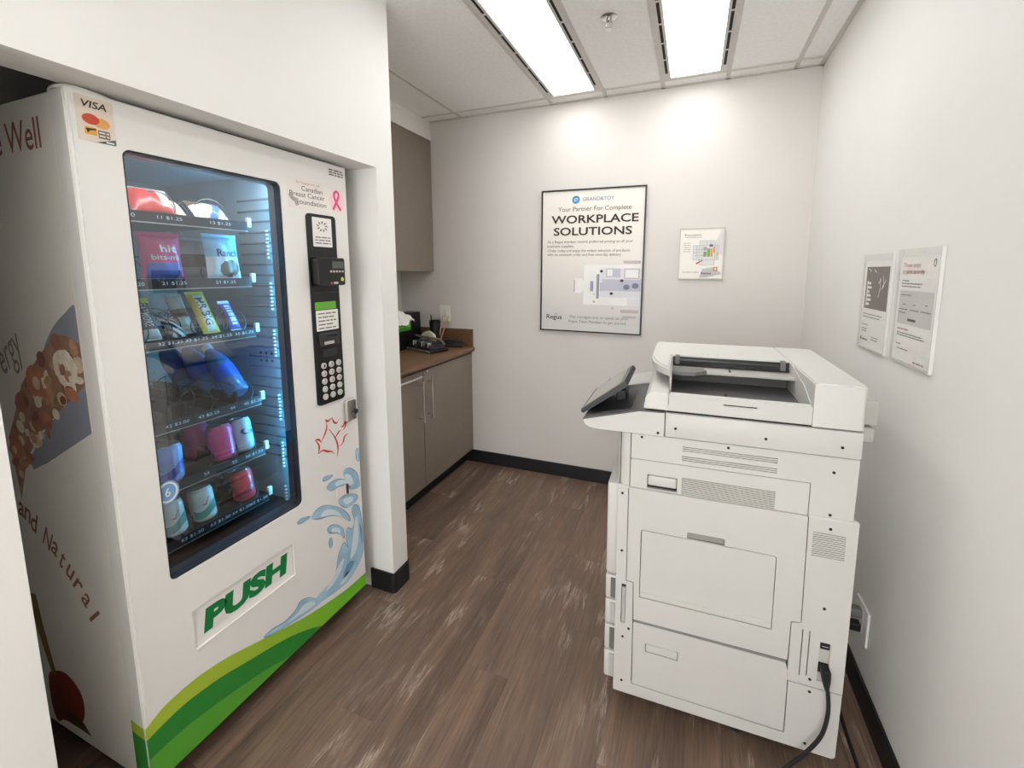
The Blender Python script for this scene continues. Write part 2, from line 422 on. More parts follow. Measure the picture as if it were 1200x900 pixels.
# ceiling: slab, tiles, bars
ce = struct(add('ceiling', box(-2.35, XR + 0.1, YN - 0.1, YB + 0.1, ZC + 0.03, ZC + 0.1), CEILG), 'suspended ceiling of white mineral tiles')
GX = [-2.25, -1.65, -0.945, -0.580, -0.220, 0.143, 0.490, XR]
GY = [YB, 2.885, 1.435, 0.0, -1.435, YN]
lights_at = {(2, 1), (4, 1), (2, 3), (4, 3)}
for ix in range(len(GX) - 1):
    for iy in range(len(GY) - 1):
        if (ix, iy) in lights_at: continue
        add('ceiling_tile', box(GX[ix] + 0.004, GX[ix + 1] - 0.004, GY[iy + 1] + 0.004, GY[iy] - 0.004, ZC, ZC + 0.015, 0.002, 1), TILE, ce)
for gx in GX[1:-1]: add('ceiling_bar', box(gx - 0.011, gx + 0.011, YN, YB, ZC - 0.005, ZC + 0.006, 0.001, 1), TBAR, ce)
for gy in GY[1:-1]:
    for ix in range(len(GX) - 1):
        add('ceiling_bar', box(GX[ix] + 0.011, GX[ix + 1] - 0.011, gy - 0.011, gy + 0.011, ZC - 0.0045, ZC + 0.006, 0.001, 1), TBAR, ce)
add('ceiling_bar', box(-1.925, XR, YB - 0.022, YB, ZC - 0.005, ZC + 0.006, 0.001, 1), TBAR, ce)
add('ceiling_bar', box(XR - 0.022, XR, YN, YB, ZC - 0.005, ZC + 0.006, 0.001, 1), TBAR, ce)

def ceiling_light(xc, y0, y1, label):
    t = thing('ceiling_light', label, 'light', (xc, (y0 + y1) / 2, ZC), group='recessed ceiling lights')
    hw, lw = 0.172, 0.133
    f = lambda a, b, d: (a, b, ZC - 0.003 + d)
    bm = bmesh.new()
    holes = []
    n = 7; sp = (y1 - y0 - 0.14) / n
    for s in (-1, 1):
        for k in range(n):
            ys = y0 + 0.07 + k * sp
            holes.append(rr(xc + s * 0.153 - 0.007, xc + s * 0.153 + 0.007, ys + 0.006, ys + sp - 0.006))
    plate(bm, [rr(xc - hw, xc + hw, y0, y1), rr(xc - lw, xc + lw, y0 + 0.03, y1 - 0.012)] + holes, f, 0, 0.002)
    add('frame', bm, TBAR, t)
    g = bmesh.new(); N = 12
    for q in range(2):
        pass
    # lens: two shallow lobes along the tubes
    prev = None
    for k in range(N + 1):
        u = -1 + 2 * k / N; zz = ZC + 0.004 - 0.006 * abs(math.sin(u * math.pi))
        a = g.verts.new((xc + u * lw, y0 + 0.03, zz)); b = g.verts.new((xc + u * lw, y1 - 0.012, zz))
        if prev: g.faces.new((prev[0], a, b, prev[1]))
        prev = (a, b)
    for fc in g.faces:
        if fc.normal.z > 0: fc.normal_flip()
    add('lens', g, LENS, t, smooth=True, recalc=False)
    for s in (-1, 1):
        add('slot_shade', box(xc + s * 0.153 - 0.010, xc + s * 0.153 + 0.010, y0 + 0.06, y1 - 0.06, ZC - 0.0005, ZC + 0.02), BLACKM, t)  # black bars painting the shade inside the slots
    add('housing', box(xc - hw, xc + hw, y0, y1, ZC + 0.022, ZC + 0.028), WHITEP, t)
    return t
ceiling_light(-0.7625, 1.448, 2.872, 'lit fluorescent ceiling light nearer the cabinets')
ceiling_light(-0.0385, 1.448, 2.872, 'lit fluorescent ceiling light nearer the right-hand wall')
ceiling_light(-0.7625, -1.422, -0.013, 'added fill ceiling light, unseen behind the viewer, nearer the vending machine')  # this and the next are added out of view as fill
ceiling_light(-0.0385, -1.422, -0.013, 'added fill ceiling light, unseen behind the viewer, along the right-hand wall')

# sprinkler
sp = thing('sprinkler', 'chrome fire sprinkler head in the ceiling between the two lights', 'sprinkler', (-0.402, 2.11, ZC))
S0 = Matrix.Translation((-0.402, 2.11, ZC)) @ Matrix.Rotation(math.pi, 4, 'X')
add('escutcheon', lathe(bmesh.new(), [(0.0, 0.0), (0.038, 0.0), (0.038, 0.003), (0.030, 0.008), (0.018, 0.010), (0.0, 0.010)], 24, S0), CHROME, sp, smooth=True)
add('body', lathe(bmesh.new(), [(0.012, 0.009), (0.012, 0.020), (0.007, 0.024), (0.007, 0.030), (0, 0.030)], 16, S0), CHROME, sp, smooth=True)
fb = bmesh.new()
for s in (-1, 1): tube(fb, [(-0.402 + s * 0.009, 2.11, ZC - 0.018), (-0.402 + s * 0.015, 2.11, ZC - 0.034), (-0.402 + s * 0.003, 2.11, ZC - 0.050)], 0.0022, 6)
add('arms', fb, CHROME, sp)
add('deflector', lathe(bmesh.new(), [(0, 0.050), (0.016, 0.050), (0.016, 0.052), (0, 0.053)], 16, S0), CHROME, sp)

# ================================================================== CABINETS AND WORKTOP
CX = -1.60
def bar_handle(parent, p0, p1, out, posts):
    bm = bmesh.new(); a, b = Vector(p0), Vector(p1); o = Vector(out)
    tube(bm, [a + o, b + o], 0.0065, 10)
    for q in posts:
        c = a.lerp(b, q); tube(bm, [c, c + o], 0.0045, 8)
    add('handle', bm, STEEL, parent, smooth=True)
bc = thing('base_cabinet', 'taupe base cabinet with long bar handle, lock and full-height door by the back wall', 'cabinet', (CX - 0.3, 2.66, 0))
add('body', box(-2.228, CX - 0.019, 2.322, 2.998, 0.105, 0.905), CABL, bc)
add('toe_kick', box(-2.228, CX - 0.06, 2.322, 2.998, 0, 0.105), BLACKV, bc)
dr = add('door', box(CX - 0.018, CX, 2.3245, 2.965, 0.108, 0.896, 0.0012), CABL, bc)
bar_handle(dr, (CX, 2.372, 0.845), (CX, 2.372, 0.572), (0.036, 0, 0), (0.09, 0.91))
add('filler', box(CX - 0.018, CX - 0.002, 2.968, 2.998, 0.105, 0.905), CABL, bc)
add('lock', lathe(bmesh.new(), [(0, 0), (0.010, 0), (0.010, 0.005), (0.008, 0.007), (0, 0.007)], 16, axis((CX, 2.366, 0.883), (1, 0, 0))), CHROME, bc, smooth=True)
b2 = thing('base_cabinet', 'taupe base cabinet with a drawer over a door, half hidden by the pillar', 'cabinet', (CX - 0.3, 1.99, 0))
add('body', box(-2.228, CX - 0.019, 1.675, 2.319, 0.105, 0.905), CABL, b2)
add('toe_kick', box(-2.228, CX - 0.06, 1.675, 2.319, 0, 0.105), BLACKV, b2)
dw = add('drawer', box(CX - 0.018, CX, 1.680, 2.3195, 0.852, 0.896, 0.0012), CABL, b2)
bar_handle(dw, (CX, 1.74, 0.8735), (CX, 2.262, 0.8735), (0.036, 0, 0), (0.12, 0.88))
d2 = add('door', box(CX - 0.018, CX, 1.680, 2.3195, 0.108, 0.849, 0.0012), CABL, b2)
bar_handle(d2, (CX, 2.272, 0.838), (CX, 2.272, 0.572), (0.036, 0, 0), (0.09, 0.91))
uc = thing('upper_cabinet', 'taupe wall cabinet hanging above the worktop', 'cabinet', (-2.09, 2.33, 1.535))
add('body', box(-2.228, -1.945, 1.664, 2.998, 1.535, 2.530), CABV, uc)
add('door', box(-1.944, -1.926, 2.3345, 2.994, 1.537, 2.528, 0.0012), CABV, uc)
add('door', box(-1.944, -1.926, 1.668, 2.3315, 1.537, 2.528, 0.0012), CABV, uc)
wt = thing('worktop', 'brown walnut laminate worktop with backsplash and rounded front edge', 'worktop', (-1.92, 2.33, 0.905))
bm = bmesh.new()
pr = [(-2.228, 0.907), (-1.592, 0.907), (-1.578, 0.914), (-1.572, 0.928), (-1.576, 0.942), (-1.588, 0.95), (-2.228, 0.95)]
plate(bm, [pr], lambda a, b, d: (a, d, b), 1.664, 2.998)
add('top', bm, CNTR, wt, smooth=True)
add('backsplash', box(-2.228, -1.585, 2.980, 2.998, 0.950, 1.085, 0.003), CNTR, wt)
add('backsplash', box(-2.228, -2.208, 1.664, 2.979, 0.950, 1.085, 0.003), CNTR, wt)

# things on the worktop
ZT = 0.95
GREEN = mat('tissue_box_green', (120, 205, 70), 0.5, var=0.25, scale=30); GREEN2 = mat('tissue_box_lime', (70, 165, 45), 0.5)
TISS = mat('tissue', (248, 247, 244), 0.9)
og = thing('desk_organizer', 'black desk organizer with a tall back section under the tissue box', 'organizer', (-2.08, 2.74, ZT))
add('low_tray', box(-2.20, -1.995, 2.50, 2.80, ZT, 1.088, 0.004), BLACK, og)
bm = bmesh.new()
plate(bm, [[(2.805, ZT), (2.955, ZT), (2.945, 1.215), (2.815, 1.215)]], lambda a, b, d: (d, a, b), -2.16, -2.035)
bmesh.ops.bevel(bm, geom=list(bm.edges), offset=0.003, segments=1, affect='EDGES')
add('tall_section', bm, BLACK, og)
tb = thing('tissue_box', 'green tissue box with white tissues on the black organizer', 'tissue box', (-2.10, 2.66, 1.089))
add('box', box(-2.19, -2.012, 2.525, 2.785, 1.0885, 1.150, 0.004), GREEN, tb)
add('band', box(-2.0118, -2.0105, 2.53, 2.78, 1.092, 1.112), GREEN2, tb)
bm = bmesh.new(); rnd = random.Random(5)
for k in range(5):
    cx, cy = -2.08 + rnd.uniform(-0.03, 0.05), 2.62 + 0.035 * k
    V = []
    for a in range(7):
        row = []
        for b in range(7):
            u, v = a / 6 - .5, b / 6 - .5
            row.append(bm.verts.new((cx + u * 0.11 + 0.012 * math.sin(9 * v + k), cy + v * 0.11 + 0.01 * math.sin(8 * u + 2 * k), 1.152 + max(0, 0.075 - 0.28 * (u * u + v * v)) + 0.02 * math.sin(7 * u + 5 * v + k))))
        V.append(row)
    for a in range(6):
        for b in range(6): bm.faces.new((V[a][b], V[a + 1][b], V[a + 1][b + 1], V[a][b + 1]))
add('tissues', bm, TISS, tb, smooth=True)

hp = thing('hole_punch', 'black heavy-duty hole punch with chrome levers on the worktop', 'hole punch', (-1.83, 2.735, ZT), rz=R(-22))
add('base', box(-0.155, 0.155, -0.085, 0.075, 0.0, 0.022, 0.006), BLACK, hp, local=True)
bm = bmesh.new()
plate(bm, [[(-0.085, 0.02), (-0.080, 0.045), (-0.055, 0.058), (0.03, 0.072), (0.055, 0.060), (0.06, 0.02)]], lambda a, b, d: (d, a, b), -0.14, 0.14)
bmesh.ops.bevel(bm, geom=list(bm.edges), offset=0.006, segments=2, affect='EDGES')
add('body', bm, DARKP, hp, local=True, smooth=True)
bm = bmesh.new()
tube(bm, spline([(-0.14, 0.05, 0.05), (-0.14, 0.01, 0.09), (-0.12, -0.02, 0.098), (0.12, -0.02, 0.098), (0.14, 0.01, 0.09), (0.14, 0.05, 0.05)], 6), 0.009, 8)
add('lever', bm, MIDP, hp, local=True, smooth=True)
for s in (-0.09, 0.02, 0.10): add('punch_head', box(s - 0.016, s + 0.016, -0.082, -0.045, 0.022, 0.072, 0.005), CHROME, hp, local=True)
add('chip_tray', box(-0.15, 0.15, -0.10, -0.083, 0.002, 0.018, 0.003), MIDP, hp, local=True)

pc = thing('pen_cup', 'black pen cup with pencils in front of the backsplash', 'pen cup', (-1.87, 2.90, ZT))
f2 = Matrix.Translation((-1.87, 2.90, ZT))
add('cup', lathe(bmesh.new(), [(0, 0.0), (0.040, 0.0), (0.043, 0.205), (0.039, 0.205), (0.036, 0.01), (0, 0.01)], 20, f2), BLACK, pc, smooth=True)
PCL = mat('pencil_wood', (214, 176, 128), 0.6)
for k, (dx, dy, ex, ey, l) in enumerate(((0.02, 0.0, 0.055, 0.01, 0.235), (0.025, 0.01, 0.085, 0.02, 0.225), (-0.01, -0.01, 0.0, -0.03, 0.24))):
    pn = tube(bmesh.new(), [(-1.87 + dx, 2.90 + dy, ZT + 0.012), (-1.87 + dx + ex * 0.9, 2.90 + dy + ey * 0.9, ZT + l), (-1.87 + dx + ex, 2.90 + dy + ey, ZT + l + 0.02)], lambda t: 0.0048 if t < 0.9 else 0.001, 7)
    add('pencil', pn, PCL if k < 2 else BLACK, pc)
td = thing('tape_roll', 'cream roll of tape standing beside the pen cup', 'tape', (-1.90, 2.845, ZT))
bm = bmesh.new()
for y0, y1 in ((2.835, 2.865),):
    plate(bm, [[(-1.90 + 0.062 * math.cos(2 * math.pi * k / 28), ZT + 0.0625 + 0.062 * math.sin(2 * math.pi * k / 28)) for k in range(28)],
               [(-1.90 + 0.030 * math.cos(2 * math.pi * k / 20), ZT + 0.0625 + 0.030 * math.sin(2 * math.pi * k / 20)) for k in range(20)]], lambda a, b, d: (a, d, b), y0, y1)
td_o = add('roll', bm, mat('tape_cream', (228, 220, 200), 0.5), td, smooth=True)
bm = bmesh.new()
plate(bm, [[(-1.90 + 0.0295 * math.cos(2 * math.pi * k / 20), ZT + 0.0625 + 0.0295 * math.sin(2 * math.pi * k / 20)) for k in range(20)],
           [(-1.90 + 0.024 * math.cos(2 * math.pi * k / 20), ZT + 0.0625 + 0.024 * math.sin(2 * math.pi * k / 20)) for k in range(20)]], lambda a, b, d: (a, d, b), 2.834, 2.866)
add('core', bm, PCL, td, smooth=True)
st = thing('stapler', 'dark stapler lying by the backsplash near the worktop end', 'stapler', (-1.72, 2.905, ZT), rz=R(12))
add('base', box(-0.075, 0.085, -0.02, 0.02, 0, 0.014, 0.004), BLACK, st, local=True)
bm = bmesh.new(); plate(bm, [[(-0.075, 0.018), (-0.07, 0.055), (-0.03, 0.064), (0.07, 0.046), (0.088, 0.03), (0.085, 0.024)]], lambda a, b, d: (a, d, b), -0.017, 0.017)
bmesh.ops.bevel(bm, geom=list(bm.edges), offset=0.004, segments=2, affect='EDGES'); add('arm', bm, DARKP, st, local=True, smooth=True)
add('magazine', box(-0.06, 0.08, -0.012, 0.012, 0.0142, 0.0225), CHROME, st, local=True)

# light switch on the back wall
ls = thing('light_switch', 'white rocker switch plate on the back wall above the worktop', 'switch', (-1.835, YB, 1.20))
add('plate', box(-1.881, -1.789, YB - 0.007, YB - 0.0003, 1.136, 1.264, 0.003), WHITEP, ls)
bm = bmesh.new(); plate(bm, [[(YB - 0.008, 1.168), (YB - 0.0115, 1.200), (YB - 0.0085, 1.232), (YB - 0.006, 1.232), (YB - 0.006, 1.168)]], lambda a, b, d: (d, a, b), -1.853, -1.817)
add('rocker', bm, mat('switch_white', (224, 222, 216), 0.35), ls)

# ================================================================== PRINTER (local axes: u along its side, v away from the viewer, z up)
PR = thing('office_printer', 'large white multifunction office printer with a document feeder and tilted touch screen', 'printer', (-0.198, 1.372, 0), rz=R(1.2))
def pf(v0): return lambda a, b, d: (a, v0 + d, b)
def P(name, bm, m, parent=PR, smooth=False): return add(name, bm, m, parent, local=True, smooth=smooth)
core = bmesh.new(); bm_box(core, 0.004, 0.653, 0.014, 0.60, 0.085, 0.832); bm_box(core, 0.002, 0.644, 0.020, 0.60, 0.832, 1.012)
P('core', core, PCORE)
def slots(u0, u1, z0, z1, n, h=0.0024, skip=()):
    return [rr(u0, u1, z0 + (z1 - z0) * k / (n - 1) - h / 2, z0 + (z1 - z0) * k / (n - 1) + h / 2) for k in range(n) if k not in skip]
# upper frame (upside-down U) with vent
bm = bmesh.new()
plate(bm, [[(0.037, 1.0135), (0.037, 0.9295), (0.5395, 0.9295), (0.5395, 0.8325), (0.648, 0.8325), (0.650, 1.0135)]] + slots(0.192, 0.453, 0.945, 0.988, 8, skip=(3, 4)), pf(0.008), 0, 0.012)
P('upper_cover', bm, PWHITE)
bm = bmesh.new()
arc = [(0.034 - 0.042 * math.sin(t), 0.050 - 0.042 * math.cos(t)) for t in [math.pi / 2 * k / 8 for k in range(9)]]
plate(bm, [arc + [(-0.008, 0.60), (0.034, 0.60)]], lambda a, b, d: (a, b, d), 0.8325, 1.0135)
P('corner_post', bm, PWHITE, smooth=True)
# side door: upper band with vents and latch, lower leaf with bypass tray opening
sd_holes = slots(0.194, 0.4535, 0.829 + 0.006, 0.886, 11)
bm = bmesh.new()
plate(bm, [[(0.0365, 0.8315), (0.5375, 0.8315), (0.5375, 0.9275), (0.533, 0.9275), (0.0405, 0.9275), (0.0365, 0.924)], rr(0.090, 0.181, 0.8345, 0.882, 0.003, 2)] + sd_holes, pf(0.008), 0, 0.012)
sd = P('side_door', bm, PWHITE)
bm = bmesh.new()
tray_hole = [(0.0775, 0.450), (0.4685, 0.450), (0.4675, 0.686), (0.463, 0.6905), (0.326, 0.6915), (0.326, 0.711), (0.322, 0.714), (0.221, 0.714), (0.217, 0.711), (0.217, 0.6915), (0.081, 0.6925), (0.0765, 0.688)]
plate(bm, [[(0.0345, 0.8305), (0.0355, 0.5015), (0.0585, 0.5005), (0.0615, 0.3645), (0.5155, 0.3645), (0.5165, 0.4925), (0.5415, 0.4985), (0.5375, 0.8305)], tray_hole], pf(0.0), 0, 0.013)
bmx = P('door_leaf', bm, PWHITE, sd)
ph = P('latch', box(0.0925, 0.179, 0.003, 0.016, 0.848, 0.880, 0.004), PWHITE, sd, True)
bt = bmesh.new()
plate(bt, [[(0.0795, 0.4525), (0.4665, 0.4525), (0.4655, 0.6855), (0.4625, 0.6885), (0.0815, 0.6895), (0.0795, 0.6875)]], pf(0.001), 0, 0.008)
P('bypass_tray', bt, PWHITE, sd)
P('tray_step', box(0.081, 0.465, -0.001, 0.004, 0.4545, 0.4705, 0.001), PWHITE, sd)
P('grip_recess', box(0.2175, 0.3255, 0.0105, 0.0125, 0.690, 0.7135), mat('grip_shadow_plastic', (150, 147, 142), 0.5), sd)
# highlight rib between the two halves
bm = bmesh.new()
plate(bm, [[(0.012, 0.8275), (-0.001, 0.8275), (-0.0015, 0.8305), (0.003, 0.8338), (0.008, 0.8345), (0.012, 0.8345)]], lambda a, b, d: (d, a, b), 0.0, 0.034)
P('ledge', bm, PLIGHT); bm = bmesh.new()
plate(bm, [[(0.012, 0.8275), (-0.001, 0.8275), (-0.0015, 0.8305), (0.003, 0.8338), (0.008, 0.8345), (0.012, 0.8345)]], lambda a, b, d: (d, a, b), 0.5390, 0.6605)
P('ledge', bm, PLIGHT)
# lower frame around the lower door
bm = bmesh.new()
plate(bm, [[(0.0, 0.8285), (0.0, 0.080), (0.003, 0.077), (0.650, 0.077), (0.658, 0.084), (0.660, 0.2945), (0.5225, 0.2945), (0.5235, 0.117), (0.5195, 0.115), (0.0605, 0.1185), (0.0585, 0.3625), (0.0560, 0.4980), (0.0335, 0.4990), (0.0320, 0.8285)],
           rr(0.0195, 0.0375 - 0.003, 0.341, 0.485)], pf(0.0), 0, 0.013)
P('lower_frame', bm, PWHITE)
P('slot_blade', box(0.0215, 0.0325, 0.003, 0.011, 0.343, 0.470, 0.001), LGREYP)
bm = bmesh.new()
plate(bm, [[(0.5185, 0.297), (0.6605, 0.297), (0.6605, 0.8285), (0.5400, 0.8285), (0.5440, 0.4965), (0.5190, 0.4900)],
           rr(0.5475, 0.5505, 0.325, 0.476), rr(0.5655, 0.5685, 0.328, 0.476), rr(0.594, 0.6215, 0.322, 0.449)]
      + slots(0.5525, 0.6335, 0.716, 0.787, 12), pf(0.0), 0, 0.013)
P('rear_cover', bm, PWHITE)
# power inlet bay
P('inlet_panel', box(0.5925, 0.623, 0.006, 0.013, 0.3205, 0.4505), LGREYP)
sw = P('power_switch', box(0.5965, 0.6195, 0.000, 0.0065, 0.428, 0.446, 0.0015), BLACK)
P('switch_mark', box(0.600, 0.6155, -0.0006, 0.0001, 0.4365, 0.4385), LGREYP, sw)
P('inlet', box(0.5955, 0.6205, 0.002, 0.0065, 0.350, 0.381, 0.001), BLACKM)
# lower door
bm = bmesh.new()
plate(bm, [[(0.0635, 0.1215), (0.5175, 0.1185), (0.5205, 0.1215), (0.5195, 0.325), (0.5120, 0.3520), (0.0640, 0.3540), (0.0610, 0.349)], rr(0.1025, 0.2075, 0.254, 0.286, 0.002, 2)], pf(0.001), 0, 0.012)
ld = P('lower_door', bm, PWHITE)
P('pull', box(0.1045, 0.2055, 0.002, 0.011, 0.256, 0.2825, 0.002), PWHITE, ld)
bm = bmesh.new(); plate(bm, [[(0.001, 0.3545), (0.010, 0.3545), (0.010, 0.3625), (0.006, 0.3625)]], lambda a, b, d: (d, a, b), 0.064, 0.514)
P('gap_lip', bm, MIDP, ld)
# screws
scr = lathe(bmesh.new(), [(0, 0), (0.0042, 0), (0.0042, 0.0012), (0.0025, 0.0016), (0, 0.0010)], 10, axis((0, 0, 0), (0, -1, 0)))
s0 = P('screw', scr, SCREWM); s0.location = (0.069, 0.008, 1.004)
for u, z, v in ((0.321, 1.003, .008), (0.592, 0.969, .008), (0.592, 0.842, .008), (0.594, 0.804, 0), (0.014, 0.808, 0), (0.017, 0.605, 0), (0.118, 1.027, -.001), (0.169, 1.047, 0), (0.417, 1.047, 0), (0.604, 1.047, 0), (0.597, 0.557, 0), (0.577, 0.320, 0), (0.579, 0.279, 0), (0.579, 0.101, 0), (0.047, 0.325, 0), (0.028, 0.290, 0), (0.028, 0.122, 0)):
    clone(s0, (u, v, z), PR)
# other sides: front covers and drawers (towards the passage), back, far side
P('front_cover', box(-0.036, 0.002, 0.010, 0.595, 0.505, 0.834, 0.008), PWHITE, PR, True)
zs = [0.500, 0.408, 0.312, 0.212, 0.105]
for k in range(4):
    dd = P('paper_drawer', box(-0.036, 0.002, 0.012, 0.595, zs[k + 1] + 0.003, zs[k] - 0.002, 0.006), PWHITE, PR, True)
    P('drawer_grip', box(-0.0375, -0.02, 0.20, 0.42, zs[k] - 0.035, zs[k] - 0.018, 0.002), MIDP, dd)
    P('drawer_side', box(-0.018, -0.002, 0.007, 0.0125, zs[k + 1] + 0.012, zs[k] - 0.010), [LGREYP, MIDP][k % 2 == 0], dd)
P('back_panel', box(0.653, 0.6605, 0.013, 0.60, 0.080, 0.828), PWHITE)
P('upper_back_panel', box(0.643, 0.650, 0.020, 0.60, 0.8325, 1.0135), PWHITE)
P('far_panel', box(0.0, 0.660, 0.600, 0.610, 0.078, 1.0135), PWHITE)
P('base_plate', box(0.01, 0.65, 0.014, 0.60, 0.078, 0.086), MIDP)
# casters
def caster(u, v):
    bm = bmesh.new()
    M = axis((u, v + 0.012, 0.028), (0, 1, 0)); lathe(bm, [(0, -0.012), (0.028, -0.012), (0.028, 0.008), (0, 0.008)], 18, M)
    c = P('caster', bm, RUB, PR, True)
    bb = bmesh.new(); bm_box(bb, u - 0.022, u + 0.022, v - 0.004, v + 0.026, 0.036, 0.078, 0.004); P('bracket', bb, BLACK, c)
for u, v in ((0.09, 0.08), (0.40, 0.06), (0.58, 0.08), (0.09, 0.52), (0.58, 0.52)): caster(u, v)
# scanner body
P('scanner_body', box(0.1385, 0.6505, 0.0, 0.61, 1.0165, 1.0935, 0.004), PWHITE, PR, True)
P('scanner_gap_shade', box(0.141, 0.648, 0.012, 0.60, 1.0935, 1.1015), PCORE)  # dark filler standing in for the shade under the lid
# operating panel arm
bm = bmesh.new()
plate(bm, [[(-0.1225, 1.0390), (-0.1160, 1.0265), (-0.098, 1.0175), (-0.074, 1.0150), (0.1365, 1.0150), (0.1365, 1.0915), (0.060, 1.0895), (-0.118, 1.0435)]], pf(0.0), 0.0, 0.56)
bmesh.ops.bevel(bm, geom=[e for e in bm.edges], offset=0.002, segments=1, affect='EDGES')
ar = P('panel_arm', bm, PWHITE)
bm = bmesh.new(); plate(bm, [[(-0.1235, 1.0418), (-0.1215, 1.0475), (0.058, 1.0945), (0.132, 1.0962), (0.134, 1.0915), (0.060, 1.0895), (-0.118, 1.0435)]], pf(0.004), 0, 0.55)
P('arm_top', bm, mat('arm_grey', (84, 82, 82), 0.45), ar)
bm = bmesh.new(); plate(bm, [[(-0.10, 1.0530), (-0.10, 1.0555), (0.030, 1.0895), (0.030, 1.0870)]], pf(0.03), 0, 0.24)
P('touch_pad', bm, DARKP, ar)
bm = bmesh.new(); plate(bm, [[(-0.02, 1.0745), (-0.02, 1.082), (0.060, 1.101), (0.120, 1.104), (0.120, 1.096)]], pf(0.34), 0, 0.2)
P('rear_shelf', bm, LGREYP, ar)
# tilted touch screen
bm = bmesh.new()
tx, tz = 0.150, 0.110; tl = math.hypot(tx, tz); ex, ez = tx / tl, tz / tl; nx, nz = -ez, ex
def tb_pt(s, n): return (-0.133 + ex * s + nx * n, 1.047 + ez * s + nz * n)
plate(bm, [[tb_pt(0, 0), tb_pt(tl, 0), tb_pt(tl, 0.018), tb_pt(0, 0.014)]], pf(0.045), 0, 0.275)
bmesh.ops.bevel(bm, geom=list(bm.edges), offset=0.003, segments=2, affect='EDGES')
ts = P('touch_screen', bm, DARKP, PR, True)
bm = bmesh.new(); plate(bm, [[tb_pt(0.004, 0.0145), tb_pt(tl - 0.003, 0.0183), tb_pt(tl - 0.003, 0.0195), tb_pt(0.004, 0.0157)]], pf(0.048), 0, 0.269)
P('bezel', bm, MIDP, ts)
bm = bmesh.new(); plate(bm, [[tb_pt(0.018, 0.0161), tb_pt(tl - 0.016, 0.0194), tb_pt(tl - 0.016, 0.0201), tb_pt(0.018, 0.0167)]], pf(0.060), 0, 0.245)
P('display', bm, mat('screen_reflection', (150, 150, 138), 0.12, coat=0.5), ts)  # greenish grey colour stands in for the reflection on the screen
P('hinge', box(-0.035, 0.0, 0.16, 0.24, 1.068, 1.112, 0.004), BLACK, ts)
# platen lid / document feeder
bm = bmesh.new()   # lower lid: plan outline with hollow output bay
lid = [(0.073, 0.004), (0.5275, 0.002), (0.5275, 0.61), (0.085, 0.61), (0.085, 0.30), (0.075, 0.06)]
plate(bm, [lid], lambda a, b, d: (a, b, d), 1.1015, 1.118)
P('lid_base', bm, PWHITE)
bm = bmesh.new()
plate(bm, [rr(0.146, 0.5275, 1.1035, 1.157), rr(0.300, 0.390, 1.1335, 1.1375)], pf(0.001), 0, 0.022)
bmesh.ops.bevel(bm, geom=[e for e in bm.edges if abs(e.verts[0].co.z - 1.157) < 1e-4 and abs(e.verts[1].co.z - 1.157) < 1e-4], offset=0.004, segments=2, affect='EDGES')
fbar = P('front_bar', bm, PWHITE, PR, True)
P('grip_slot', box(0.301, 0.389, 0.006, 0.009, 1.1335, 1.1375), BLACKM, fbar)
bm = bmesh.new()   # left shoulder sloping up to the feeder cover
plate(bm, [[(0.0735, 1.128), (0.080, 1.110), (0.092, 1.1035), (0.1445, 1.1035), (0.1445, 1.157), (0.095, 1.156), (0.084, 1.150)]], pf(0.001), 0, 0.61)
bmesh.ops.bevel(bm, geom=[e for e in bm.edges], offset=0.003, segments=2, affect='EDGES')
P('left_shoulder', bm, PLIGHT, PR, True)
P('output_floor', box(0.1445, 0.5275, 0.023, 0.60, 1.118, 1.126), mat('output_grey', (92, 92, 94), 0.4))
P('output_mat', box(0.24, 0.30, 0.026, 0.08, 1.126, 1.130, 0.001), LGREYP)
P('output_mat', box(0.325, 0.385, 0.026, 0.07, 1.126, 1.130, 0.001), LGREYP)
P('paper_stop', box(0.308, 0.318, 0.03, 0.10, 1.126, 1.146, 0.003), BLACK)
bm = bmesh.new()   # feeder cover, plan outline
lp = [(0.076, 0.60), (0.076, 0.30), (0.078, 0.26), (0.083, 0.22), (0.093, 0.175), (0.108, 0.135), (0.126, 0.102), (0.1445, 0.080), (0.1445, 0.305), (0.532, 0.305), (0.532, 0.615), (0.095, 0.615), (0.083, 0.612)]
plate(bm, [lp], lambda a, b, d: (a, b, d), 1.193, 1.2225)
bmesh.ops.bevel(bm, geom=[e for e in bm.edges if e.verts[0].co.z > 1.22 and e.verts[1].co.z > 1.22 and e.is_boundary is False and len(e.link_faces) == 2 and abs(e.link_faces[0].normal.dot(e.link_faces[1].normal)) < 0.5], offset=0.006, segments=3, affect='EDGES')
fc = P('feeder_cover', bm, PLIGHT, PR, True)
bm = bmesh.new(); plate(bm, [rr(0.150, 0.526, 1.185, 1.2185)], pf(0.3035), 0, 0.0012); P('intake_slot', bm, BLACK, fc)
bm = bmesh.new(); tube(bm, [(0.165, 0.298, 1.205), (0.515, 0.298, 1.205)], 0.006, 8); P('roller', bm, DARKP, fc, True)
for u in (0.165, 0.505): P('roller_clip', box(u - 0.008, u + 0.008, 0.288, 0.305, 1.192, 1.226, 0.003), MIDP, fc)
for u in (0.25, 0.268, 0.30): P('indicator', box(u, u + 0.007, 0.350, 0.353, 1.2226, 1.2230), MIDP, fc)
P('feeder_rear', box(0.086, 0.5275, 0.33, 0.612, 1.118, 1.193), PWHITE)
P('output_back', box(0.1445, 0.5275, 0.322, 0.330, 1.126, 1.193), MIDP)
bm = bmesh.new()   # input tray
plate(bm, [[(0.262, 0.212), (0.5265, 0.212), (0.5265, 0.303), (0.152, 0.303), (0.152, 0.245), (0.232, 0.245)]], lambda a, b, d: (a, b, 1.178 + d), 0, 0.006)
it = P('input_tray', bm, LGREYP)
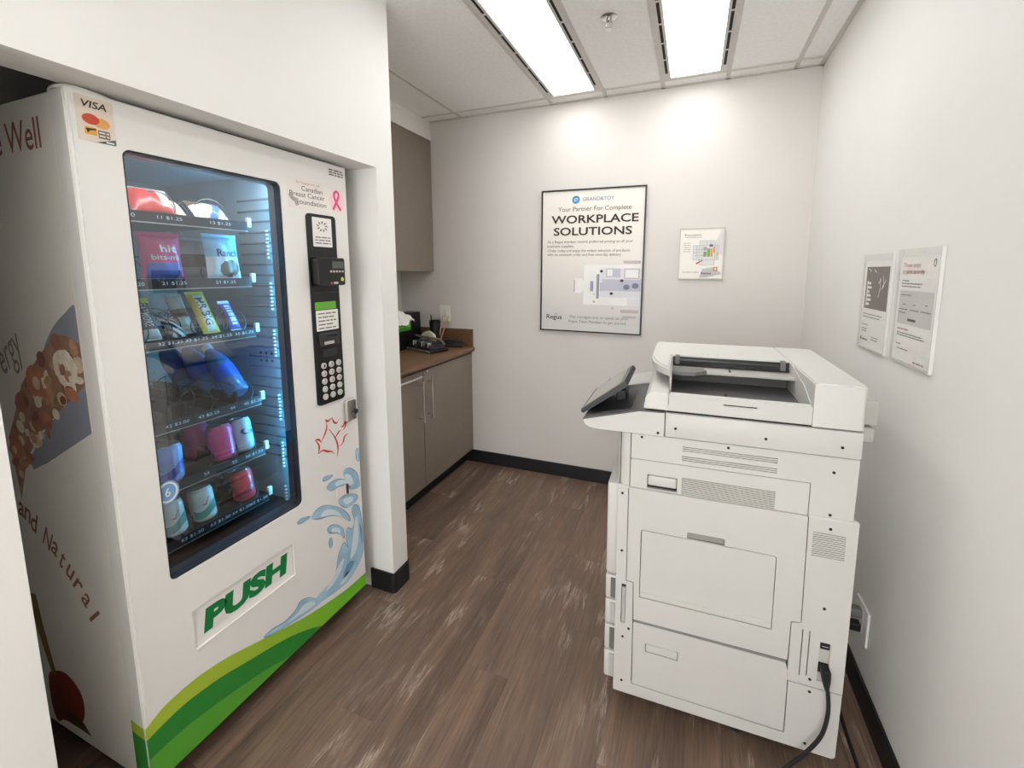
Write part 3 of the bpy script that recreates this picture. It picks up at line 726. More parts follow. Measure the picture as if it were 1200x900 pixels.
bm = bmesh.new(); plate(bm, [[(0.1505, 0.165), (0.222, 0.165), (0.262, 0.206), (0.252, 0.243), (0.1505, 0.243)]], lambda a, b, d: (a, b, 1.180 + d), 0, 0.012)
P('paper_guide', bm, MIDP, it)
P('paper_guide', box(0.335, 0.339, 0.240, 0.265, 1.184, 1.190), DARKP, it)
P('tray_corner', box(0.1445, 0.150, 0.08, 0.303, 1.126, 1.195), LGREYP)
bm = bmesh.new()   # right block of the feeder
plate(bm, [[(0.5285, 0.0), (0.640, 0.0), (0.648, 0.004), (0.6525, 0.013), (0.660, 0.590), (0.652, 0.607), (0.632, 0.615), (0.5285, 0.615)]], lambda a, b, d: (a, b, d), 1.0985, 1.2225)
bmesh.ops.bevel(bm, geom=[e for e in bm.edges if e.verts[0].co.z > 1.22 and e.verts[1].co.z > 1.22 and len(e.link_faces) == 2 and abs(e.link_faces[0].normal.dot(e.link_faces[1].normal)) < 0.5], offset=0.004, segments=3, affect='EDGES')
P('feeder_housing', bm, PLIGHT, PR, True)
bm = bmesh.new(); plate(bm, [[(0.030, 1.158), (0.11, 1.190), (0.30, 1.2215), (0.30, 1.118), (0.030, 1.118)]], lambda a, b, d: (d, a, b), 0.5265, 0.5286)
P('feeder_cheek', bm, PLIGHT)
P('rear_hinge', box(0.652, 0.715, 0.105, 0.24, 1.0865, 1.1575, 0.004), LGREYP, PR, True)
P('rear_hinge_base', box(0.651, 0.711, 0.105, 0.24, 1.035, 1.078, 0.004), LGREYP, PR, True)

# power cord
def PW(u, v, z):
    a = R(1.2); return (-0.198 + u * math.cos(a) - v * math.sin(a), 1.372 + u * math.sin(a) + v * math.cos(a), z)
pcord = thing('power_cord', 'black power cord plugged into the side of the printer and trailing to the floor', 'cord', PW(0.608, -0.01, 0.365))
bm = bmesh.new()
path = [PW(0.610, -0.022, 0.345), PW(0.617, -0.026, 0.31), PW(0.620, -0.03, 0.25), PW(0.608, -0.034, 0.18), PW(0.575, -0.038, 0.115), PW(0.530, -0.042, 0.050), PW(0.49, -0.060, 0.016), PW(0.45, -0.11, 0.0065), PW(0.46, -0.20, 0.0065), PW(0.56, -0.25, 0.0065), PW(0.68, -0.18, 0.0065), PW(0.735, -0.02, 0.0065), PW(0.745, 0.20, 0.0065), PW(0.750, 0.33, 0.02), PW(0.755, 0.375, 0.12), PW(0.752, 0.385, 0.225)]
tube(bm, spline(path, 8), 0.0055, 8); add('cable', bm, RUB, pcord, smooth=True)
bm = bmesh.new()
plate(bm, [[(0.5955, 0.380), (0.6205, 0.380), (0.6215, 0.352), (0.6185, 0.318), (0.6095, 0.318), (0.603, 0.345)]], lambda a, b, d: PW(a, d, b), 0.003, -0.028)
bmesh.ops.bevel(bm, geom=list(bm.edges), offset=0.002, segments=1, affect='EDGES'); add('plug', bm, RUB, pcord)

# wall outlet on the right wall with two plugs
wo = thing('wall_outlet', 'white duplex outlet plate low on the right-hand wall behind the printer', 'outlet', (XR, 1.755, 0.285))
add('plate', box(XR - 0.008, XR - 0.0003, 1.700, 1.812, 0.222, 0.352, 0.003), WHITEP, wo)
for z in (0.265, 0.315): add('socket', box(XR - 0.0095, XR - 0.0078, 1.738, 1.774, z - 0.018, z + 0.018, 0.001), mat('socket_white', (220, 218, 212), 0.4), wo)
for z, c, lb in ((0.317, MIDP, 'upper plug in the wall outlet behind the printer'), (0.262, BLACK, 'lower plug in the wall outlet behind the printer')):
    pg = thing('wall_plug', lb, 'plug', (XR - 0.03, 1.756, z), group='plugs in the wall outlet')
    add('body', box(XR - 0.055, XR - 0.0096, 1.740, 1.772, z - 0.014, z + 0.014, 0.004), c, pg)
    bm = bmesh.new(); tube(bm, spline([(XR - 0.052, 1.756, z), (XR - 0.075, 1.758, z - 0.004), (XR - 0.085, 1.765, z - 0.03)], 4), 0.0055, 8); add('strain_relief', bm, c, pg)

# ================================================================== VENDING MACHINE
XM = -1.36
VM = thing('vending_machine', 'white glass-front snack and drink vending machine standing in the wall niche', 'vending machine', (XM - 0.4, 1.033, 0))
def vf(a, b, d): return (XM - d, a, b)
WIN = (0.699, 1.156, 0.646, 1.842); FLAP = (0.745, 1.101, 0.386, 0.517)
bm = bmesh.new()
plate(bm, [rr(0.600, 1.467, 0.084, 1.955, 0.004, 2), rr(*WIN, 0.020, 5), rr(*FLAP)], vf, 0, 0.064)
bmesh.ops.bevel(bm, geom=[e for e in bm.edges if abs(e.verts[0].co.x - XM) < 1e-5 and abs(e.verts[1].co.x - XM) < 1e-5 and e.verts[0].co.y < 0.62 and e.verts[1].co.y < 0.62 and abs(e.verts[0].co.z - e.verts[1].co.z) > 1], offset=0.008, segments=3, affect='EDGES')
door = add('door', bm, VWHITE, VM)
bm = bmesh.new(); plate(bm, [rr(0.6985, 1.1565, 0.6455, 1.8425, 0.0205, 5), rr(0.704, 1.150, 0.652, 1.836, 0.016, 5)], vf, 0.004, 0.058)
add('window_gasket', bm, mat('gasket_slate', (38, 44, 54), 0.35), door)
bm = bmesh.new(); plate(bm, [rr(0.703, 1.151, 0.651, 1.837, 0.016, 5)], vf, 0.016, 0.019)
add('window_glass', bm, GLASS, door)
# cabinet shell
XB = -2.16
bm = bmesh.new()
bm_box(bm, XB, XM - 0.070, 0.603, 0.613, 0.084, 1.952); bm_box(bm, XB, XM - 0.070, 1.454, 1.464, 0.084, 1.952)
bm_box(bm, XB, XM - 0.070, 0.613, 1.454, 1.942, 1.952); bm_box(bm, XB, XM - 0.070, 0.613, 1.454, 0.084, 0.094)
bm_box(bm, XB, XB + 0.01, 0.613, 1.454, 0.094, 1.942)
add('cabinet_shell', bm, VSIDE, VM)
add('edge_trim', box(XM - 0.0715, XM - 0.0665, 0.6005, 0.606, 0.086, 1.950), mat('trim_bright', (236, 233, 226), 0.3), VM)
bm = bmesh.new()
bm_box(bm, -2.06, XM - 0.066, 1.200, 1.212, 0.60, 1.90); bm_box(bm, -2.06, XM - 0.066, 0.640, 0.652, 0.60, 1.90)
bm_box(bm, -2.06, XM - 0.066, 0.652, 1.200, 1.885, 1.90)
add('liner', bm, VINT, VM)
add('liner_back', box(-2.07, -2.055, 0.652, 1.200, 0.60, 1.885), VBACK, VM)
bm = bmesh.new(); plate(bm, [[(XM - 0.066, 0.56), (XM - 0.066, 0.600), (-1.52, 0.618), (-2.05, 0.640), (-2.05, 0.62)]], lambda a, b, d: (a, d, b), 0.652, 1.200)
add('bin_chute', bm, TRAY, VM)
# louvres pressed in the right-hand liner
lv0 = add('louvre', box(-0.10, 0.10, -0.004, 0.0, -0.004, 0.004, 0.0015, 1), mat('liner_rib', (168, 184, 196), 0.25, 0.6), VM, local=True)
lv0.location = Vector((-1.545, 1.200, 0.80)) - wl(VM)
for k in range(1, 26): clone(lv0, Vector((-1.545, 1.200, 0.80 + k * 0.040)) - wl(VM), VM)
for k in range(6):
    px = lathe(bmesh.new(), [(0, 0), (0.006, 0), (0.006, 0.001), (0, 0.001)], 10, axis((-1.52 - 0.03 * (k % 3), 1.1995, 1.215 - 0.03 * (k // 3)), (0, -1, 0))); add('liner_hole', px, BLACKM, VM)
# LED strip beside the glass
ls_ = add('led_strip', box(XM - 0.078, XM - 0.0665, 1.190, 1.1995, 0.68, 1.83), WHITEP, VM)
e0 = add('led', box(-0.005, 0.005, -0.003, 0, -0.012, 0.012), LED, ls_, local=True); e0.location = Vector((XM - 0.0725, 1.190, 0.72)) - wl(VM)
for k in range(1, 28): clone(e0, Vector((XM - 0.0725, 1.190, 0.72 + k * 0.0405)) - wl(VM), ls_)
tl_ = add('top_lamp', box(XM - 0.110, XM - 0.080, 0.67, 1.18, 1.866, 1.884, 0.003), WHITEP, VM)
add('lamp_tube', box(XM - 0.107, XM - 0.083, 0.68, 1.17, 1.862, 1.866), emis('tube_white', (255, 250, 244), 24.0), tl_)

# shelves with coils and prices
coil = bmesh.new()
pts = []
for k in range(4 * 20 + 1):
    t = 2 * math.pi * k / 20; pts.append((-0.012 - 0.095 * k / 20, 0.038 * math.sin(t), 0.044 - 0.040 * math.cos(t)))
tube(coil, pts, 0.0017, 5)
c0 = None
SH = [(1.692, (0.765, 0.863, 1.015), ('10', '11 $1.25', '13 $1.25'), (0.863, 1.02)),
      (1.497, (0.77, 0.857, 1.015), ('20', '21 $1.25', '23 $1.25'), (0.857, 1.03)),
      (1.316, (0.755, 0.830, 0.905, 0.985, 1.065), ('31', '32 $1.25', '33 $1.25', '34 $1.25', '35 $1.75'), (0.755, 0.82, 0.90, 0.98, 1.06)),
      (1.061, (0.735, 0.825, 0.92, 1.00, 1.075), ('41', '42 $3.00', '43 $2.25', '44', '45 $2.25'), (0.74, 0.83, 0.92, 1.005, 1.065)),
      (0.867, (0.80, 0.895, 0.99, 1.065), ('53', '54', '55', '56 $1.50'), (0.80, 0.90, 0.985, 1.06)),
      (0.683, (0.745, 0.835, 0.925, 1.00, 1.068), ('60', '62 $1.50', '63 $1.50', '64 $1.50', '65 $1.50'), (0.81, 0.905, 0.985, 1.055))]
LIPX = -1.478
TAGM = mat('price_tag', (44, 48, 54), 0.4); TAGT = emis('price_text', (235, 242, 248), 0.0)
for zi, ys, labs, cs in SH:
    bm = bmesh.new(); bm_box(bm, -2.0, LIPX - 0.004, 0.668, 1.108, zi - 0.004, zi); bm_box(bm, LIPX - 0.004, LIPX, 0.668, 1.108, zi - 0.016, zi + 0.014)
    sh = add('shelf', bm, TRAY, VM)
    add('lip_rail', box(LIPX - 0.003, LIPX + 0.002, 0.668, 1.108, zi - 0.019, zi - 0.0162), STEEL, sh)
    br = bmesh.new(); bm_box(br, LIPX - 0.01, LIPX + 0.002, 1.109, 1.124, zi - 0.002, zi + 0.030, 0.002); add('bracket', br, WHITEP, sh)
    bm = bmesh.new()
    for q in range(8): bm_box(bm, LIPX - 0.02, LIPX - 0.012, 1.190, 1.1985, zi - 0.11 + q * 0.014, zi - 0.104 + q * 0.014)
    add('shelf_post', bm, WHITEP, sh)
    for a, b in zip(ys, labs):
        text(b, lambda p, q, d: (LIPX + d, p, q), a, zi, 0.0085 * len(b), 0.011, TAGT, sh, 0.0008)
    for a in sorted(set(cs)):
        if c0 is None: c0 = add('coil', coil, WIRE, sh, local=True, smooth=True); c0.location = Vector((LIPX, a, zi)) - wl(VM)
        else: clone(c0, Vector((LIPX, a, zi)) - wl(VM), sh)
    mids = [(p + q) / 2 for p, q in zip(cs, cs[1:])]
    if zi < 1.2:
        for mdl in mids:
            add('divider', box(-1.98, LIPX - 0.03, mdl - 0.0012, mdl + 0.0012, zi, zi + 0.045), TRAY, sh)

# door furniture: control column
bm = bmesh.new(); plate(bm, [rr(1.253, 1.394, 1.003, 1.751, 0.014, 4)], vf, -0.006, 0.001)
cp = add('control_panel', bm, BLACK, door, smooth=False)
def vrect(name, y0, y1, z0, z1, d0, d1, m, parent, r=0.003, bev=0.0):
    b = bmesh.new(); plate(b, [rr(y0, y1, z0, z1, r, 3)], vf, d0, d1)
    if bev: bmesh.ops.bevel(b, geom=list(b.edges), offset=bev, segments=1, affect='EDGES')
    return add(name, b, m, parent)
STK = mat('sticker_white', (232, 230, 226), 0.45, var=0.01)
def vtext(s, y, z, w_, h_, m, parent, d=-0.0008, **k): return text(s, vf, y, z, w_, h_, m, parent, d, **k)
s1 = vrect('notice_sticker', 1.277, 1.371, 1.628, 1.739, -0.0066, -0.006, STK, cp)
b = bmesh.new()
for k in range(3): bars(b, 1.287, 1.362, 1.664 - 0.011 * k, 0.007, vf, -0.0070, seed=k)
add('fine_print', b, INKG, s1)
b = bmesh.new()
for k in range(9):
    a = 2 * math.pi * k / 9
    decal(b, [(1.324 + 0.030 * math.cos(a + t) * q, 1.706 + 0.022 * math.sin(a + t) * q) for t, q in ((0, 1), (0.35, 0.8), (0.3, 0.45), (0.0, 0.5))], vf, -0.0070)
add('emblem', b, INKG, s1)
cr = vrect('card_reader', 1.260, 1.398, 1.478, 1.586, -0.040, -0.006, BLACK, cp, 0.008, 0.003)
vrect('reader_screen', 1.330, 1.388, 1.545, 1.572, -0.0406, -0.040, mat('lcd_dim', (92, 96, 92), 0.2), cr)
for k in range(5): vrect('reader_key', 1.318 + 0.015 * k, 1.327 + 0.015 * k, 1.529, 1.537, -0.0415, -0.040, LGREYP, cr, 0.002)
vrect('reader_light', 1.372, 1.386, 1.494, 1.510, -0.0415, -0.040, mat('reader_yellow', (196, 204, 96), 0.4), cr, 0.006)
vrect('reader_mark', 1.318, 1.328, 1.484, 1.492, -0.0412, -0.040, mat('reader_red', (190, 60, 50), 0.4), cr, 0.002)
vrect('reader_mark', 1.334, 1.356, 1.484, 1.492, -0.0412, -0.040, LGREYP, cr, 0.002)
vrect('panel_seam', 1.256, 1.392, 1.4485, 1.4515, -0.0066, -0.006, DARKP, cp, 0.0)
vrect('display', 1.266, 1.371, 1.384, 1.414, -0.0075, -0.006, LCD, cp)
lb = vrect('price_notice', 1.268, 1.380, 1.300, 1.381, -0.0070, -0.006, STK, cp)
b = bmesh.new()
for k in range(5): bars(b, 1.277, 1.368 - 0.012 * (k % 2), 1.368 - 0.0145 * k, 0.008, vf, -0.0075, seed=20 + k)
add('fine_print', b, INKG, lb)
ba = vrect('bill_acceptor', 1.274, 1.378, 1.239, 1.290, -0.012, -0.006, DARKP, cp, 0.006, 0.002)
vrect('bill_slot', 1.312, 1.366, 1.274, 1.279, -0.0126, -0.012, BLACKM, ba, 0.001)
vrect('coin_slot', 1.296, 1.346, 1.244, 1.256, -0.0128, -0.012, LGREYP, ba, 0.002)
vrect('coin_mech', 1.290, 1.362, 1.194, 1.222, -0.0085, -0.006, DARKP, cp, 0.003)
KEY = mat('key_grey', (196, 194, 188), 0.35)
k0 = None; dig = ['1', '2', '3', '4', '5', '6', '7', '8', '9', None, '0', None, None, None, None]
for r_ in range(5):
    for c_ in range(3):
        y, z = 1.290 + 0.0385 * c_, 1.160 - 0.0315 * r_
        if k0 is None:
            k0 = add('key', lathe(bmesh.new(), [(0, 0), (0.0125, 0), (0.0125, 0.004), (0.0105, 0.006), (0, 0.0055)], 14, axis((0, 0, 0), (1, 0, 0))), KEY, cp, local=True, smooth=True)
            k0.location = Vector((XM + 0.006, y, z)) - wl(VM); kk = k0
        else: kk = clone(k0, Vector((XM + 0.006, y, z)) - wl(VM), cp)
        if dig[r_ * 3 + c_]: text(dig[r_ * 3 + c_], lambda p, q, d: (d, p, q), 0, 0, 0.006, 0.010, INKB, kk, 0.0064, local=True)
# lock
lk = vrect('lock', 1.390, 1.441, 0.894, 0.990, -0.018, 0.0, STEEL, door, 0.006, 0.003)
vrect('lock_face', 1.418, 1.437, 0.900, 0.984, -0.024, -0.018, mat('lock_grey', (120, 118, 116), 0.35, 0.7), lk, 0.004, 0.001)
add('lock_cylinder', lathe(bmesh.new(), [(0, 0), (0.011, 0), (0.011, 0.014), (0.006, 0.016), (0, 0.012)], 16, axis((XM + 0.018, 1.428, 0.935), (1, 0, 0))), BLACK, lk, smooth=True)
# coin return
crn = vrect('coin_return', 1.324, 1.381, 0.578, 0.620, -0.002, 0.0005, mat('return_white', (236, 226, 220), 0.4), door, 0.003)
vrect('return_edge', 1.376, 1.382, 0.577, 0.621, -0.010, 0.0005, INK, crn, 0.001)
# push flap
fpn = vrect('push_flap', 0.748, 1.098, 0.390, 0.514, 0.006, 0.014, VWHITE, door, 0.002)
add('flap_rail', box(XM - 0.004, XM + 0.003, 0.746, 1.100, 0.3845, 0.3915, 0.001), mat('rail_white', (240, 238, 232), 0.25), door)
PG = mat('push_green', (12, 122, 62), 0.5)
vtext('PUSH', 0.926, 0.455, 0.305, 0.078, PG, fpn, 0.0054, bold=0.06, shear=0.12)
add('bin', box(XM - 0.35, XM - 0.0665, 0.70, 1.15, 0.30, 0.52), TRAY, VM)
# green bands along the bottom
LIME = mat('print_lime', (166, 190, 58), 0.4, var=0.05); DGRN = mat('print_dark_green', (42, 132, 50), 0.4, var=0.03); MGRN = mat('print_mid_green', (84, 160, 52), 0.4, var=0.03)
def grad_print(name, c0, c1, y0, y1):
    m = bpy.data.materials.new(name); m.use_nodes = True; nt = m.node_tree; b = nt.nodes['Principled BSDF']; b.inputs['Roughness'].default_value = 0.4
    tc = nt.nodes.new('ShaderNodeTexCoord'); sx = nt.nodes.new('ShaderNodeSeparateXYZ'); mr = nt.nodes.new('ShaderNodeMapRange'); rp = nt.nodes.new('ShaderNodeValToRGB')
    mr.inputs['From Min'].default_value = y0; mr.inputs['From Max'].default_value = y1
    rp.color_ramp.elements[0].color = rgb(c0); rp.color_ramp.elements[1].color = rgb(c1)
    nt.links.new(tc.outputs['Object'], sx.inputs[0]); nt.links.new(sx.outputs['Y'], mr.inputs['Value']); nt.links.new(mr.outputs[0], rp.inputs[0]); nt.links.new(rp.outputs[0], b.inputs['Base Color'])
    return m
LIMEG = grad_print('print_lime_to_green', (166, 190, 58), (112, 190, 44), -0.2, 0.3)
t1 = [(0.6005, 0.272), (0.635, 0.290), (0.667, 0.298), (0.74, 0.301), (0.827, 0.286), (0.925, 0.254), (1.027, 0.219), (1.16, 0.180), (1.292, 0.154), (1.38, 0.144), (1.4665, 0.143)]
t2 = [(0.6005, 0.236), (0.65, 0.246), (0.708, 0.250), (0.80, 0.238), (0.894, 0.212), (0.98, 0.188), (1.06, 0.162), (1.14, 0.125), (1.21, 0.0845)]
t3 = [(0.6005, 0.172), (0.66, 0.176), (0.72, 0.172), (0.80, 0.158), (0.88, 0.140), (0.96, 0.119), (1.05, 0.0845)]
def sm_open(P): return [(v.x, v.y) for v in spline([(p[0], p[1], 0) for p in P], 4)]
b = bmesh.new(); decal(b, sm_open(t1) + [(1.4665, 0.0845), (1.21, 0.0845)] + list(reversed(sm_open(t2)))[1:], vf, -0.0005); add('lime_band', b, LIMEG, door)
b = bmesh.new(); decal(b, sm_open(t2) + list(reversed(sm_open(t3))), vf, -0.0006); add('dark_band', b, DGRN, door)
b = bmesh.new(); decal(b, sm_open(t3) + [(0.6005, 0.0845)], vf, -0.0007); add('mid_band', b, MGRN, door)
se = lambda a, b_, d: (a, 0.600 + d, b_)
b = bmesh.new(); decal(b, [(XM - 0.006, 0.272), (XM - 0.064, 0.279), (XM - 0.064, 0.243), (XM - 0.006, 0.236)], se, -0.0004); add('lime_band', b, LIME, door)
b = bmesh.new(); decal(b, [(XM - 0.006, 0.236), (XM - 0.064, 0.243), (XM - 0.064, 0.0845), (XM - 0.006, 0.0845)], se, -0.0004); add('dark_band', b, DGRN, door)
# water splash print
SPL = mat('print_water', (160, 196, 218), 0.4, var=0.12, scale=14); SPD = mat('print_water_dark', (104, 148, 182), 0.4, var=0.1, scale=20); SPW = mat('print_water_pale', (212, 228, 236), 0.4, var=0.04)
SPLASH = {
 'a': [(1.255, 0.7), (1.276, 0.704), (1.306, 0.694), (1.288, 0.684), (1.261, 0.688)],
 'b': [(1.272, 0.652), (1.294, 0.667), (1.337, 0.662), (1.374, 0.644), (1.365, 0.669), (1.377, 0.688), (1.412, 0.676), (1.442, 0.642), (1.455, 0.608), (1.456, 0.572), (1.408, 0.581), (1.379, 0.614), (1.335, 0.629), (1.298, 0.63)],
 'c': [(1.33, 0.566), (1.361, 0.574), (1.407, 0.563), (1.441, 0.534), (1.42, 0.513), (1.38, 0.512), (1.35, 0.532)],
 'd': [(1.194, 0.57), (1.213, 0.588), (1.253, 0.587), (1.307, 0.558), (1.349, 0.52), (1.384, 0.47), (1.386, 0.444), (1.34, 0.492), (1.283, 0.526), (1.236, 0.541), (1.204, 0.557)],
 'e': [(1.124, 0.582), (1.143, 0.593), (1.18, 0.581), (1.173, 0.574), (1.148, 0.574)],
 'f': [(1.263, 0.479), (1.287, 0.483), (1.322, 0.462), (1.347, 0.429), (1.35, 0.384), (1.334, 0.413), (1.299, 0.44), (1.271, 0.457)],
 'g': [(1.269, 0.428), (1.283, 0.426), (1.285, 0.4), (1.273, 0.388), (1.267, 0.406)],
 'h': [(1.411, 0.505), (1.443, 0.486), (1.455, 0.433), (1.462, 0.363), (1.462, 0.297), (1.451, 0.244), (1.406, 0.202), (1.355, 0.178), (1.286, 0.180), (1.215, 0.190), (1.167, 0.194), (1.086, 0.208), (1.029, 0.222), (0.958, 0.246), (0.989, 0.252), (1.042, 0.240), (1.09, 0.250), (1.11, 0.268), (1.147, 0.258), (1.184, 0.226), (1.204, 0.230), (1.261, 0.24), (1.293, 0.268), (1.312, 0.328), (1.346, 0.369), (1.367, 0.331), (1.362, 0.383), (1.373, 0.42), (1.396, 0.401), (1.414, 0.428), (1.401, 0.479)],
 'j': [(1.444, 0.744), (1.461, 0.748), (1.461, 0.694), (1.446, 0.7)]}
for k, lp_ in SPLASH.items():
    sm = smooth_loop(lp_, 4)
    b = bmesh.new(); decal(b, sm, vf, -0.0009 if k == 'h' else -0.0010); sp_ = add('splash_print', b, SPL, door)
    cl = sm + [sm[0]]
    b = bmesh.new(); stroke(b, cl, lambda t: 0.0022 + 0.0016 * math.sin(t * 17), vf, -0.0013); add('splash_outline', b, SPD, sp_)
    if k in 'bdfc':
        cx_ = sum(p[0] for p in lp_) / len(lp_); cy_ = sum(p[1] for p in lp_) / len(lp_)
        b = bmesh.new(); decal(b, [(cx_ + (p[0] - cx_) * 0.55, cy_ + (p[1] - cy_) * 0.55) for p in sm], vf, -0.0012); add('splash_light', b, SPW, sp_)
for lp_, m_ in (([(1.428, 0.446), (1.437, 0.377), (1.429, 0.317), (1.407, 0.28), (1.378, 0.272), (1.394, 0.338), (1.408, 0.394)], SPW),
                ([(1.341, 0.297), (1.319, 0.25), (1.275, 0.222), (1.234, 0.220), (1.277, 0.254), (1.309, 0.281)], SPW),
                ([(1.158, 0.232), (1.183, 0.208), (1.149, 0.206), (1.1, 0.217), (1.053, 0.227), (1.101, 0.232), (1.125, 0.243)], SPW),
                ([(1.445, 0.40), (1.456, 0.36), (1.452, 0.30), (1.446, 0.34)], SPD), ([(1.36, 0.26), (1.40, 0.245), (1.37, 0.215), (1.33, 0.21)], SPD),
                ([(1.357, 0.222), (1.368, 0.212), (1.339, 0.187), (1.314, 0.195), (1.341, 0.215)], SPW)):
    b = bmesh.new(); decal(b, smooth_loop(lp_, 4), vf, -0.0014); add('splash_light', b, m_, door)
# red maple leaf drawn with a brush
MRED = mat('print_red', (204, 44, 40), 0.4)
b = bmesh.new()
ML = [[(1.338, 0.762), (1.345, 0.800), (1.333, 0.845), (1.303, 0.893)],
      [(1.231, 0.873), (1.250, 0.868), (1.262, 0.848)], [(1.231, 0.873), (1.248, 0.846), (1.247, 0.824), (1.241, 0.812)],
      [(1.241, 0.812), (1.266, 0.817), (1.290, 0.803), (1.310, 0.795), (1.322, 0.780)], [(1.262, 0.856), (1.280, 0.880), (1.292, 0.905), (1.288, 0.940)],
      [(1.288, 0.940), (1.300, 0.928), (1.322, 0.936)], [(1.322, 0.936), (1.330, 0.916), (1.345, 0.905), (1.358, 0.918)],
      [(1.366, 0.884), (1.380, 0.880), (1.396, 0.902), (1.404, 0.925)], [(1.404, 0.915), (1.394, 0.880), (1.378, 0.862)], [(1.404, 0.838), (1.385, 0.832), (1.372, 0.808), (1.352, 0.800)],
      [(1.333, 0.845), (1.352, 0.862), (1.366, 0.868)]]
for q, s in enumerate(ML):
    P_ = sm_open(s); stroke(b, P_, lambda t: 0.0022 + 0.0055 * math.sin(math.pi * min(1, t * 1.1)) ** 1.5, vf, -0.0008)
add('leaf_print', b, MRED, door)
# stickers on the door
vs = vrect('card_sticker', 0.617, 0.690, 1.843, 1.946, -0.0009, 0.0, mat('sticker_cream', (226, 214, 198), 0.45), door, 0.003)
vtext('VISA', 0.6525, 1.9285, 0.048, 0.0165, INK, vs, -0.0013, bold=0.02, shear=0.2)
def disc(y, z, ry, rz, n=20): return [(y + ry * math.cos(2 * math.pi * k / n), z + rz * math.sin(2 * math.pi * k / n)) for k in range(n)]
b = bmesh.new(); decal(b, disc(0.6435, 1.8945, 0.0165, 0.0125), vf, -0.0013); add('card_mark', b, mat('print_card_red', (205, 78, 52), 0.4), vs)
b = bmesh.new(); decal(b, disc(0.6635, 1.8895, 0.0165, 0.0125), vf, -0.0012); add('card_mark', b, mat('print_card_orange', (232, 168, 92), 0.4), vs)
b = bmesh.new(); decal(b, rr(0.630, 0.653, 1.858, 1.876, 0.002, 2), vf, -0.0013); add('card_mark', b, mat('print_amber', (228, 170, 74), 0.4), vs)
b = bmesh.new(); decal(b, [(0.632, 1.872), (0.652, 1.874), (0.652, 1.871), (0.640, 1.868), (0.635, 1.861)], vf, -0.0015); add('card_mark', b, INK, vs)
b = bmesh.new(); decal(b, rr(0.655, 0.678, 1.854, 1.873, 0.001, 1), vf, -0.0013); add('card_mark', b, mat('print_taupe', (134, 112, 92), 0.4), vs)
b = bmesh.new(); bars(b, 0.657, 0.676, 1.8675, 0.005, vf, -0.0015, seed=3); bars(b, 0.657, 0.676, 1.860, 0.005, vf, -0.0015, seed=4); add('card_mark', b, STK, vs)
b = bmesh.new(); decal(b, [(0.650, 1.8435), (0.6885, 1.857), (0.6885, 1.8435)], vf, -0.0014); add('sticker_corner', b, mat('print_slate', (84, 88, 98), 0.4), vs)
b = bmesh.new(); bars(b, 0.669, 0.685, 1.8475, 0.006, vf, -0.0016, seed=6); add('card_mark', b, STK, vs)
cs_ = vrect('charity_sticker', 1.183, 1.462, 1.765, 1.872, -0.0009, 0.0, mat('sticker_pale', (232, 226, 221), 0.45), door, 0.003)
PINKT = mat('ink_pinkish', (196, 150, 140), 0.6)
vtext('In Support of', 1.275, 1.857, 0.105, 0.0125, PINKT, cs_, -0.0012)
vtext('Canadian', 1.292, 1.838, 0.098, 0.0175, INK, cs_, -0.0012)
vtext('Breast Cancer', 1.270, 1.815, 0.160, 0.0175, INK, cs_, -0.0012)
vtext('Foundation', 1.286, 1.789, 0.140, 0.0175, INK, cs_, -0.0012)
b = bmesh.new(); decal(b, disc(1.412, 1.813, 0.039, 0.039, 28), vf, -0.0011); add('badge', b, mat('print_blush', (246, 204, 212), 0.4), cs_)
b = bmesh.new()
stroke(b, sm_open([(1.391, 1.779), (1.404, 1.800), (1.420, 1.828), (1.423, 1.845), (1.412, 1.853), (1.402, 1.845)]), lambda t: 0.010, vf, -0.0013)
stroke(b, sm_open([(1.402, 1.848), (1.400, 1.830), (1.412, 1.806), (1.432, 1.780)]), lambda t: 0.010, vf, -0.0015)
add('ribbon', b, mat('print_pink', (226, 70, 128), 0.4), cs_)
b = bmesh.new(); stroke(b, sm_open([(1.190, 1.812), (1.199, 1.798), (1.214, 1.790), (1.221, 1.774)]), lambda t: 0.016, vf, -0.0016); add('sticker_tear', b, mat('tear_grey', (168, 162, 158), 0.6), cs_)
ss_ = vrect('small_sticker', 1.374, 1.458, 1.909, 1.942, -0.0009, 0.0, STK, door, 0.002)
b = bmesh.new()
for k in range(3): bars(b, 1.379, 1.453, 1.934 - 0.0095 * k, 0.007, vf, -0.0012, seed=40 + k)
add('fine_print', b, INK, ss_)
b = bmesh.new(); plate(b, [disc(0.724, 0.905, 0.030, 0.034, 28)], vf, 0.0145, 0.0158); bg = add('round_badge', b, mat('badge_blue', (118, 164, 214), 0.4), door)
b = bmesh.new(); plate(b, [disc(0.724, 0.905, 0.026, 0.030, 28), disc(0.724, 0.905, 0.0215, 0.025, 28)], vf, 0.0139, 0.0144); add('badge_ring', b, STK, bg)
vtext('6', 0.724, 0.905, 0.014, 0.026, STK, bg, 0.0140, bold=0.01)
